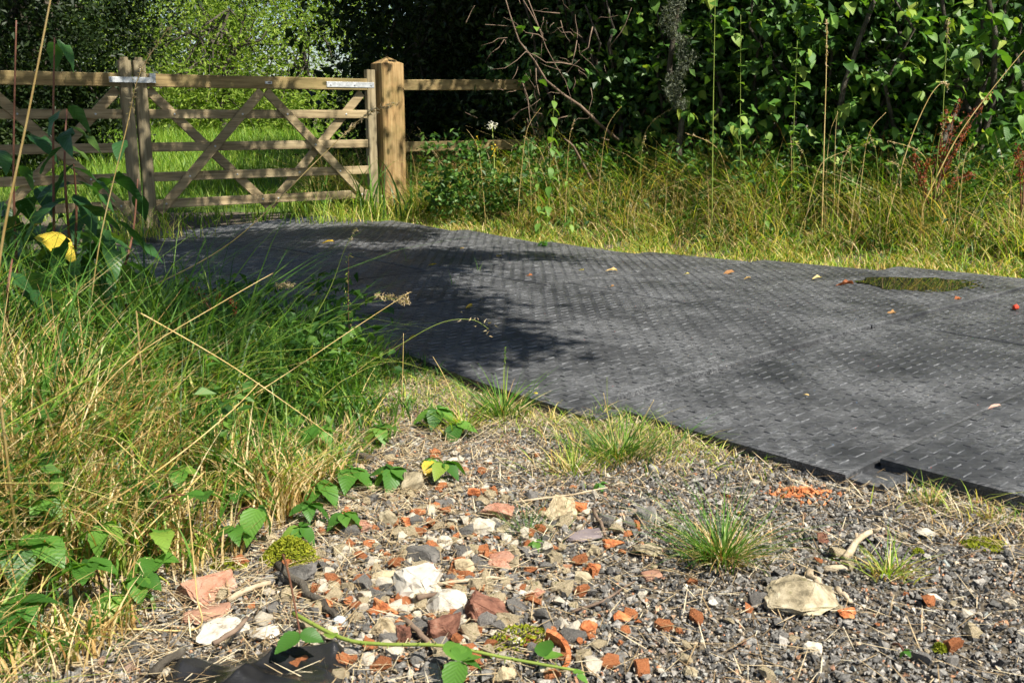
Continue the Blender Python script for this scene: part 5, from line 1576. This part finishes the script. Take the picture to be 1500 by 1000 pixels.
stalk('long dry stalk slanting down across the left grass to the rubble', [(200, 455, 2.3), (330, 530, 2.3), (440, 605, 2.3), (500, 650, 2.35)], 0.0018)
stalk('golden stalk slanting through the low grass to the brambles', [(300, 690, 2.1), (270, 720, 2.05), (200, 790, 1.95), (150, 850, 1.9)], 0.0022)
stalk('pale stalk slanting right in the left grass', [(120, 760, 1.95), (230, 690, 2.0), (330, 610, 2.1), (380, 560, 2.2)], 0.0022)
# tall stems at the hedge
stalk('tall golden stalk with slim seed tip before the middle of the hedge', [(1204, 330, 7.2), (1207, 210, 7.2), (1210, 110, 7.2), (1211, 29, 7.2)], 0.0055, head=(0.28, 40, 0.03, 0.004))
stalk('tall pale green stalk before the right part of the hedge', [(1378, 320, 6.9), (1380, 200, 6.9), (1385, 90, 6.9), (1389, 28, 6.9)], 0.0048, 'green_stem', (0.2, 26, 0.028, 0.004))
stalk('very tall green stem reaching the top of the picture', [(1043, 310, 7.6), (1044, 200, 7.6), (1046, 80, 7.6), (1048, -30, 7.6)], 0.0055, 'green_stem')
stalk('long golden stalk leaning right out of the rust-red dock', [(1352, 300, 6.8), (1400, 205, 6.8), (1450, 135, 6.8), (1505, 68, 6.8)], 0.0055)
stalk('brown stalk bending over before the green stalk at right', [(1300, 320, 6.9), (1330, 215, 6.9), (1360, 145, 6.9), (1382, 120, 6.9), (1388, 130, 6.9)], 0.0045, head=(0.3, 26, 0.028, 0.006))
ORD = ['first', 'second', 'third', 'fourth', 'fifth', 'sixth', 'seventh', 'eighth', 'ninth', 'tenth', 'eleventh', 'twelfth', 'thirteenth', 'fourteenth', 'fifteenth', 'sixteenth', 'seventeenth', 'eighteenth', 'nineteenth', 'twentieth', 'twenty-first', 'twenty-second', 'twenty-third', 'twenty-fourth', 'twenty-fifth', 'twenty-sixth']
for dry, cnt in ((True, 26), (False, 13)):
    for k_, px in enumerate(sorted(random.uniform(620, 1495) for _ in range(cnt))):
        Yb = hedge_front(px) - random.uniform(0.25, 0.8) if px > 880 else random.uniform(8.3, 9.2)
        top_ = random.uniform(150, 270); bend = random.gauss(0, 28)
        stalk('thin %s grass stalk before the hedge, %s from the gate post' % ('dry tan' if dry else 'green', ORD[k_]), [(px, 335, Yb), (px + bend * .25, 0.55 * 335 + .45 * top_, Yb), (px + bend * 0.6, 0.2 * 335 + .8 * top_, Yb), (px + bend * 1.4, top_ + abs(bend) * .15, Yb)], random.uniform(.0022, .0034), 'straw_stem' if dry else 'green_stem',
              (0.3, 18, 0.026, 0.004) if random.random() < .6 else None, group='thin %s stalks in front of the hedge' % ('dry' if dry else 'green'))

# rust-red seeding dock
def red_dock(label, base_px, branches, Y):
    b = AT(base_px[0], base_px[1], Y); b.z = gzf(b.x, b.y)
    root = thing('seeding_dock', label, 'dock plant', b)
    for pts in branches:
        Q = spline([AT(px, py, Y + random.uniform(-.06, .06)) for (px, py) in pts], 6)
        m = MB(); m.tube(Q, [0.0009 * Y * (1 - .7 * i / (len(Q) - 1)) for i in range(len(Q))], 5)
        link('stem', m.mesh('stem', M['red_stem'], True, b), root)
        n = 90
        idx = rng.uniform(len(Q) * 0.25, len(Q) - 1.01, n)
        c_ = np.array([tuple(Q[int(i)].lerp(Q[int(i) + 1], i - int(i))) for i in idx]) + rng.normal(0, .0018 * Y, (n, 3))
        v, f = leaves(c_, rng.uniform(.3, 1, n) * 0.004 * Y, rng.normal(size=(n, 3)), 0.8)
        tagobj(link('seed_spike', mk_mesh('seed_spike', v - np.array(b), f, M['rust_seed']), root), None, None, None, 'stuff')
red_dock('rust-red seeding dock in front of the hedge at right', (1365, 320), [[(1365, 300), (1385, 230), (1400, 190), (1450, 138)], [(1368, 290), (1395, 225), (1440, 155)], [(1366, 280), (1385, 215), (1405, 145)], [(1362, 270), (1375, 220), (1388, 160)], [(1366, 290), (1400, 220), (1420, 185)], [(1355, 290), (1345, 255), (1338, 225)], [(1370, 295), (1400, 265), (1430, 255)], [(1360, 300), (1352, 260), (1362, 235)]], 6.85)
red_dock('short rust-red dock spike at the right edge of the verge', (1496, 320), [[(1496, 310), (1494, 260), (1490, 215)], [(1498, 300), (1500, 250), (1499, 222)]], 6.4)
red_dock('reddish dock seeding in the grass beside the shaded mat', (320, 500), [[(322, 480), (300, 440), (272, 408)], [(325, 480), (318, 450), (320, 432)], [(330, 478), (345, 450), (330, 438)]], 3.4)

def leafy_stem(name, label, cat, base, tip, n, kind, size, stem='green_stem', r=0.004, pairs=True, lift=(-0.7, -0.1), group=None):
    base, tip = Vector(base), Vector(tip)
    root = thing(name, label, cat, base, None, group)
    mid = base.lerp(tip, .5) + Vector((random.gauss(0, .03), random.gauss(0, .03), 0))
    Q = spline([base, mid, tip], 8)
    m = MB(); m.tube(Q, [r * (1 - .6 * i / (len(Q) - 1)) for i in range(len(Q))], 5)
    link('stem', m.mesh('stem', M[stem], True, base), root)
    for k in range(n):
        t = 0.22 + 0.78 * (k + .5) / n
        p_ = Q[min(int(t * (len(Q) - 1)), len(Q) - 1)]
        yaw = k * (math.pi if pairs else 2.4) + (k // 2) * (math.pi / 2 if pairs else 0) + random.uniform(-.4, .4)
        put_leaf(kind, root, p_, yaw, random.uniform(*lift), random.gauss(0, .2), size * (1 - .45 * t) * random.uniform(.8, 1.2))
    return root
def gp(px, py, Y):
    q = AT(px, py, Y); return Vector((q.x, q.y, gzf(q.x, q.y)))
leafy_stem('nettle', 'tall pale nettle in front of the dead twigs', 'nettle', gp(800, 300, 8.4), AT(812, 140, 8.35), 22, 'nettle', 0.15)
leafy_stem('nettle', 'shorter nettle at the foot of the tall nettle', 'nettle', gp(790, 310, 8.2), AT(785, 235, 8.2), 14, 'nettle', 0.12)
leafy_stem('nettle', 'low nettle right of the tall nettle', 'nettle', gp(835, 320, 8.1), AT(830, 262, 8.1), 10, 'nettle', 0.10)
leafy_stem('willowherb', 'tall leafy willowherb left of the dense hedge leaves', 'willowherb', gp(1089, 300, 7.7), AT(1085, 22, 7.7), 30, 'nettle', 0.085, pairs=False, lift=(-.2, .6))
leafy_stem('willowherb', 'sprawling small-leaved willowherb before the middle hedge', 'willowherb', gp(1170, 300, 7.4), AT(1168, 60, 7.4), 30, 'nettle', 0.075, pairs=False, lift=(-.3, .5))
leafy_stem('young_shoot', 'bright green leafy shoot at the mats\' far edge left of centre', 'shoot', gp(795, 372, 7.6), AT(796, 352, 7.6), 8, 'bramble', 0.10, pairs=False)
leafy_stem('young_shoot', 'bright three-leaved shoot low in the verge, centre right', 'shoot', gp(1125, 330, 7.3), AT(1125, 305, 7.3), 7, 'nettle', 0.11, pairs=False)

# white umbel head and little yellow flowers
b = gp(722, 300, 9.0)
root = thing('white_flower', 'white flower head on a tall stem beside the fence', 'flower', b)
tp_ = AT(721, 184, 9.0)
m = MB(); m.tube([b, b.lerp(tp_, .5) + Vector((.02, 0, 0)), tp_], [.006, .005, .003], 6); link('stem', m.mesh('stem', M['green_stem'], True, b), root)
n_ = 90
c_ = np.array(tp_) + np.stack([rng.normal(0, .024, n_), rng.normal(0, .02, n_), rng.normal(.0, .016, n_)], -1)
v, f = leaves(c_, rng.uniform(.010, .02, n_), rng.normal(size=(n_, 3)) * .5 + np.array([0, -.4, .8]), .6)
tagobj(link('flower_head', mk_mesh('flower_head', v - np.array(b), f, M['white_petal']), root), None, None, None, 'stuff')
for lab, px, py in (('yellow flower spike right of the gate post', 700, 210), ('small yellow flower low in the verge right of the post', 665, 262), ('yellow flower beside the white flower stem', 724, 222)):
    b = gp(px, 300, 8.9)
    root = thing('yellow_flower', lab, 'flower', b)
    tp_ = AT(px, py, 8.9)
    m = MB(); m.tube([b, tp_], [.004, .003], 5); link('stem', m.mesh('stem', M['green_stem'], True, b), root)
    c_ = np.array(tp_) + np.stack([rng.normal(0, .012, 26), rng.normal(0, .012, 26), rng.normal(0, .03, 26)], -1)
    v, f = leaves(c_, rng.uniform(.012, .022, 26), rng.normal(size=(26, 3)), .8)
    tagobj(link('flower_head', mk_mesh('flower_head', v - np.array(b), f, M['yellow_petal']), root), None, None, None, 'stuff')

# broad-leaved weeds at the left in front of the gate
def weed(label, stems, leaves_, Y, kind='dock', name='broad_leaved_weed'):
    s0 = stems[0][0]
    b = gp(s0[0], s0[1], Y)
    root = thing(name, label, 'weed', b)
    for pts in stems:
        Q = spline([AT(px, py, Y + random.uniform(-.05, .05)) for (px, py) in pts], 6)
        g_ = Q[0].copy(); g_.z = gzf(g_.x, g_.y)
        m = MB(); m.tube([g_] + Q, [0.0055 * (1 - .55 * i / len(Q)) for i in range(len(Q) + 1)], 6)
        link('stem', m.mesh('stem', M['red_stem'], True, b), root)
    for (px, py, wpx, ang, pit) in leaves_:
        p_ = AT(px, py, Y + random.uniform(-.15, .15))
        kd = 'yellow' if pit == 'y' else kind
        put_leaf(kd, root, p_, R(ang), -0.45 + random.uniform(-.25, .25), random.gauss(0, .3), wpx * pxm(Y) * 1.15, label='yellow spotted leaf' if kd == 'yellow' else None)
    if name == 'broad_leaved_weed' and len(stems) > 3:
        for _ in range(46):
            px, py = random.uniform(-10, 190), random.triangular(180, 440, 370)
            put_leaf(kind, root, AT(px, py, Y + random.uniform(-.3, .4)), random.uniform(0, 6.28), random.uniform(-.9, 0), random.gauss(0, .3), random.uniform(42, 72) * pxm(Y))
    return root
weed('dark broad-leaved weed with red stems in front of the left gate leaf', [[(25, 400), (20, 250), (24, 30)], [(80, 400), (78, 200), (80, 55)], [(105, 390), (95, 250), (98, 160)], [(110, 380), (112, 300), (108, 240)]],
     [(78, 62, 44, 20, 0), (85, 60, 40, -120, 0), (92, 160, 40, 150, 0), (100, 155, 38, -30, 0), (100, 190, 52, 190, 0), (100, 185, 50, -80, 0), (92, 215, 42, 120, 0), (96, 215, 40, -60, 0), (110, 240, 62, 80, 0), (106, 245, 64, -95, 0), (112, 265, 66, -80, 0), (104, 268, 60, 100, 0), (108, 285, 66, -120, 0), (100, 290, 60, 140, 0), (115, 300, 58, -50, 0), (60, 320, 60, 60, 0), (65, 330, 64, 150, 0), (40, 290, 60, 30, 0), (55, 345, 56, -100, 'y'), (130, 318, 50, -100, 0), (150, 345, 56, -150, 0), (95, 350, 70, 100, 0), (85, 360, 70, 40, 0), (70, 350, 60, -10, 0), (112, 340, 66, -60, 0), (125, 360, 60, -30, 0), (20, 330, 60, -70, 0), (20, 360, 60, 70, 0)], 3.3)
weed('second broad-leaved weed left of the gate stile with a lone round leaf', [[(180, 400), (195, 340), (202, 262)], [(150, 400), (148, 360), (152, 320)]],
     [(200, 285, 48, 5, 0), (152, 322, 50, 160, 0), (150, 340, 56, -60, 0), (160, 350, 60, -110, 0), (146, 365, 60, 60, 0), (185, 385, 50, -80, 0), (150, 385, 60, -140, 0), (150, 420, 44, -100, 0)], 3.5)
weed('low broad-leaved weed at the left edge under the tall stems', [[(10, 460), (12, 420), (18, 380)]], [(15, 400, 70, -70, 0), (20, 410, 70, -110, 0), (10, 420, 66, 80, 0), (30, 430, 70, -40, 0), (40, 400, 60, -20, 0), (60, 430, 66, -90, 0), (20, 450, 66, 150, 0)], 2.6)

# brambles creeping over the rubble
def bramble(label, cx, cy, hgt, lpx, nleaf, spin=0.0, stem_to=None, name='bramble_sprig', kind='bramble', pit=(-.45, .05)):
    x, y = G(cx, cy, hgt)
    b = Vector((x, y, gzf(x, y)))
    root = thing(name, label, 'bramble', b)
    c_ = Vector((x, y, b.z + hgt))
    if stem_to is not None:
        sx, sy = G(*stem_to)
        e = Vector((sx, sy, gzf(sx, sy)))
    else:
        e = b + Vector((random.uniform(-.05, .05), random.uniform(.02, .08), 0))
    Q = spline([e, e.lerp(c_, .5) + Vector((0, 0, hgt * .4)), c_], 6)
    m = MB(); m.tube(Q, [.0028 * (1 - .4 * i / (len(Q) - 1)) for i in range(len(Q))], 5)
    link('stem', m.mesh('stem', M['red_stem'], True, b), root)
    S_ = lpx * pxm(y)
    for k in range(nleaf):
        yaw = spin + 2 * math.pi * k / nleaf + random.uniform(-.2, .2)
        put_leaf(kind, root, c_ + Vector((0, 0, .002 * k)), yaw, random.uniform(*pit), random.gauss(0, .2), S_ * random.uniform(.85, 1.2))
    return root
bramble('three-leaf bramble sprig over the black plastic', 440, 930, .07, 44, 3, 0.3, (410, 800))
bramble('big dark bramble leaves hanging in the left grass', 205, 705, .16, 76, 3, 2.6, (180, 760), pit=(-1.1, -.7))
bramble('pale green upright bramble leaf in the left grass', 235, 782, .10, 44, 2, 0.5, (200, 830), pit=(.1, .6))
bramble('fresh bramble sprig above the bare pale straw', 300, 728, .16, 36, 4, 0.2, (180, 820), pit=(-.1, .5))
bramble('bramble leaves drooping beside the mossy stone', 378, 745, .10, 50, 3, 3.0, (330, 800), pit=(-.9, -.3))
bramble('bramble sprig low behind the mossy stone', 425, 700, .05, 38, 4, 0.6)
bramble('bramble sprig at the upper left corner of the rubble', 470, 712, .05, 42, 5, 0.1)
bramble('bramble sprig right of the upper left one, on the rubble', 515, 690, .05, 44, 5, 0.7)
bramble('dark bramble leaves beside the grey-brown rock', 572, 690, .05, 46, 5, 1.0)
bramble('bramble sprig with a yellow leaf below the mat corner', 650, 680, .05, 36, 5, 0.2)
bramble('bright bramble leaves at the lifted mat corner', 640, 600, .06, 40, 5, 0.5)
bramble('small bramble sprig beside the grass under the mat corner', 668, 622, .04, 32, 4, 1.4)
bramble('small bramble sprig by the orange chips left of centre', 505, 755, .04, 32, 5, 0.9)
bramble('strawberry-like leaves at the left border of the rubble', 130, 830, .10, 60, 6, 0.2)
bramble('lobed leaves in the lower left grass', 60, 800, .14, 62, 6, 0.8, pit=(-.6, .0))
bramble('low leaves behind the big pink brick', 205, 850, .05, 44, 6, 0.1)
bramble('small lobed leaf tuft left of the bent straw', 165, 880, .04, 40, 6, 0.5)
bramble('tiny green seedling on gravel at bottom right', 1325, 955, .02, 14, 4, 0.2)
bramble('tiny seedling left of the bushy grass tuft', 880, 708, .02, 16, 4, 0.2)
bramble('tiny seedling below the china shard', 785, 795, .02, 18, 4, 0.2)
put_leaf('yellow', bramble('fallen yellow leaf and green leaves on the rubble below the mat corner', 632, 672, .03, 20, 3, 1.2), Vector((*G(632, 690), .03)), 3.0, -.3, 0, 0.055, label='yellow leaf')
for lab_, px_, py_, hh_, sz_, nl_ in [
        ('bramble leaves in the straw at the far left, below the golden stalk', 70, 735, .18, 52, 5), ('bramble leaves in the left grass between the dark and pale bramble leaves', 150, 772, .14, 44, 4),
        ('bramble leaves in the left grass above the fresh bramble sprig', 262, 690, .15, 40, 4), ('bramble leaves left of the low sprig behind the mossy stone', 352, 712, .08, 40, 5),
        ('drooping bramble leaves above the bent straw', 345, 775, .07, 38, 4), ('small bramble leaves touching the bright moss cushion', 440, 775, .05, 34, 5),
        ('bramble leaves on the rubble edge above the moss cushion', 452, 742, .05, 36, 5), ('leaves at the lower left corner beside the sparse grass', 30, 890, .10, 60, 6),
        ('bramble leaves at the left margin above the corner leaves', 25, 810, .14, 60, 5), ('bramble leaves left of the big pink brick', 228, 822, .06, 42, 5),
        ('bramble leaves in the straw left of the mat corner', 555, 628, .06, 34, 5), ('bramble leaves under the green clump beside the shaded mat', 470, 632, .08, 36, 5), ('leaves under the straw clump at the rubble edge', 420, 668, .08, 36, 5)]:
    bramble(lab_, px_, py_, hh_, sz_, nl_, random.uniform(0, 2), pit=(-.55, .15))
# runner along the bottom edge
Q = [Vector((*G(px, py, .02), gzf(*G(px, py, .02)) + hh)) for px, py, hh in ((430, 905, .03), (500, 945, .035), (560, 958, .04), (650, 968, .05), (740, 978, .04), (850, 990, .03))]
b = Q[0].copy(); b.z = gzf(b.x, b.y)
root = thing('bramble_runner', 'green thorny bramble runner lying along the bottom edge', 'bramble', b)
Qs = spline(Q, 8)
m = MB(); m.tube(Qs, [.0042 * (1 - .4 * i / (len(Qs) - 1)) for i in range(len(Qs))], 7); link('stem', m.mesh('stem', M['green_stem'], True, b), root)
m = MB()
for i in range(4, len(Qs) - 1):
    d_ = Vector((random.gauss(0, 1), random.gauss(0, 1), random.gauss(.3, 1))).normalized()
    m.tube([Qs[i] + d_ * .003, Qs[i] + d_ * .010], [.0014, .0002], 4)
tagobj(link('thorns', m.mesh('thorns', M['green_stem'], False, b), root), None, None, None, 'stuff')
for (px, py, hh, yaw, s, pit) in ((672, 968, .06, .35, 58, .3), (672, 968, .06, -.2, 50, .4), (672, 968, .06, 2.9, 60, -.3), (674, 968, .06, -1.1, 44, .1), (676, 968, .06, -1.7, 34, .1), (796, 962, .04, -.1, 46, .6), (797, 964, .04, -1.2, 36, .2), (840, 985, .04, -1.2, 22, .1), (845, 988, .04, -2.0, 22, -.2), (486, 935, .04, .3, 34, .2)):
    x, y = G(px, py, hh)
    put_leaf('bramble', root, Vector((x, y, gzf(x, y) + hh)), yaw, pit, random.gauss(0, .2), s * pxm(y))

# ================================================================== ON THE MATS
FALL = [(1076, 396, 24, 'curled tan leaf near the far edge of the mats, right of centre'), (1203, 405, 18, 'pale upright curled leaf on the far mats'), (1408, 440, 22, 'pale curled leaf below the puddle'), (1312, 464, 26, 'long pinkish curled leaf on the seam of the far mats'), (1468, 604, 30, 'dark orange leaf scrap on the right-hand mat seam'), (905, 398, 20, 'pinkish curled leaf on the sunlit far mat'), (780, 407, 12, 'small pink leaf scrap left of the pinkish curled leaf'), (692, 456, 22, 'yellow leaf beside the tree shade on the mats'), (680, 361, 14, 'tan leaf scrap at the far end of the mats'), (735, 372, 16, 'orange leaf scrap at the far edge in the light'), (640, 390, 30, 'yellow-green leaf blade in the shade on the mats'), (490, 358, 24, 'yellow leaf blade near the gate end of the mats'), (460, 420, 18, 'rusty leaf in the deep shade'), (470, 436, 20, 'second rusty leaf in the deep shade'), (788, 583, 14, 'tiny orange and yellow scrap on the near mat'), (610, 500, 16, 'green-yellow leaf near the oat-like stalk'), (1185, 585, 10, 'tiny green scrap on the middle mat'), (1100, 406, 16, 'thin green blade scrap on the far mats'), (1010, 400, 10, 'small red scrap near the far edge'), (855, 396, 10, 'small pale scrap on the far mats left of the curled leaf'), (700, 520, 10, 'tiny leaf scrap at the tip of the tree shade'), (1250, 418, 40, 'thin dry stem lying on the far mats'), (900, 424, 10, 'tiny green leaf on the lit mat')]
for k, (px, py, wpx, lab) in enumerate(FALL):
    x, y = G(px, py, 0.03)
    me = LEAF['yellow'][k % 4] if 'yellow' in lab else LEAF['fallen'][k % 4]
    s = wpx * pxm(y) * 0.9
    flat = 0.5 if 'stem' not in lab and 'blade' not in lab else 0.12
    o = link('fallen_leaf', me, None, (x, y, float(matz(x, y)) + TH + 0.005 + (0.10 * s)), (random.uniform(-.25, .35), random.uniform(-.4, .4), random.uniform(1.0, 2.1)), (s * flat * 1.6, s, s))
    tagobj(o, lab, 'fallen leaf', 'fallen leaves on the mats')
x, y = G(1487, 452, 0.04)
me = rock_mesh('red_fruit', (.032, .032, .028), M['red_fruit'], 0, 5, 0.0, 0.01); me.polygons.foreach_set('use_smooth', np.ones(len(me.polygons), bool))
froot_ = thing('red_fruit', 'small round red fruit on the far mats at the right edge', 'fruit', (x, y, float(matz(x, y)) + TH + .003))
link('flesh', me, froot_)
m = MB(); m.tube([(0, 0, .026), (.003, .002, .034), (.009, .003, .038)], [.0014, .001, .0008], 5); link('stalk', m.mesh('fruit_stalk', M['dead_twig']), froot_)
for (px, py, lab) in ((595, 372, 'single green grass blade lying on the mats in the shade'), (700, 385, 'single green blade standing on the mat edge at the far side'), (662, 408, 'small green blade sprouting at the mat seam in the shade')):
    x, y = G(px, py + 12, .03)
    v, f = blades(np.array([[0, 0, 0.0], [.01, .01, 0.0]]), np.array([.09, .06]), np.array([.006, .005]), np.array([2.2, .7]), np.array([.5, .6]), np.array([0, .1]), 4)
    tagobj(link('grass_sprig', mk_mesh('grass_sprig', v, f, M['grass_green'], True), None, (x, y, float(matz(x, y)) + TH)), lab, 'grass sprig')
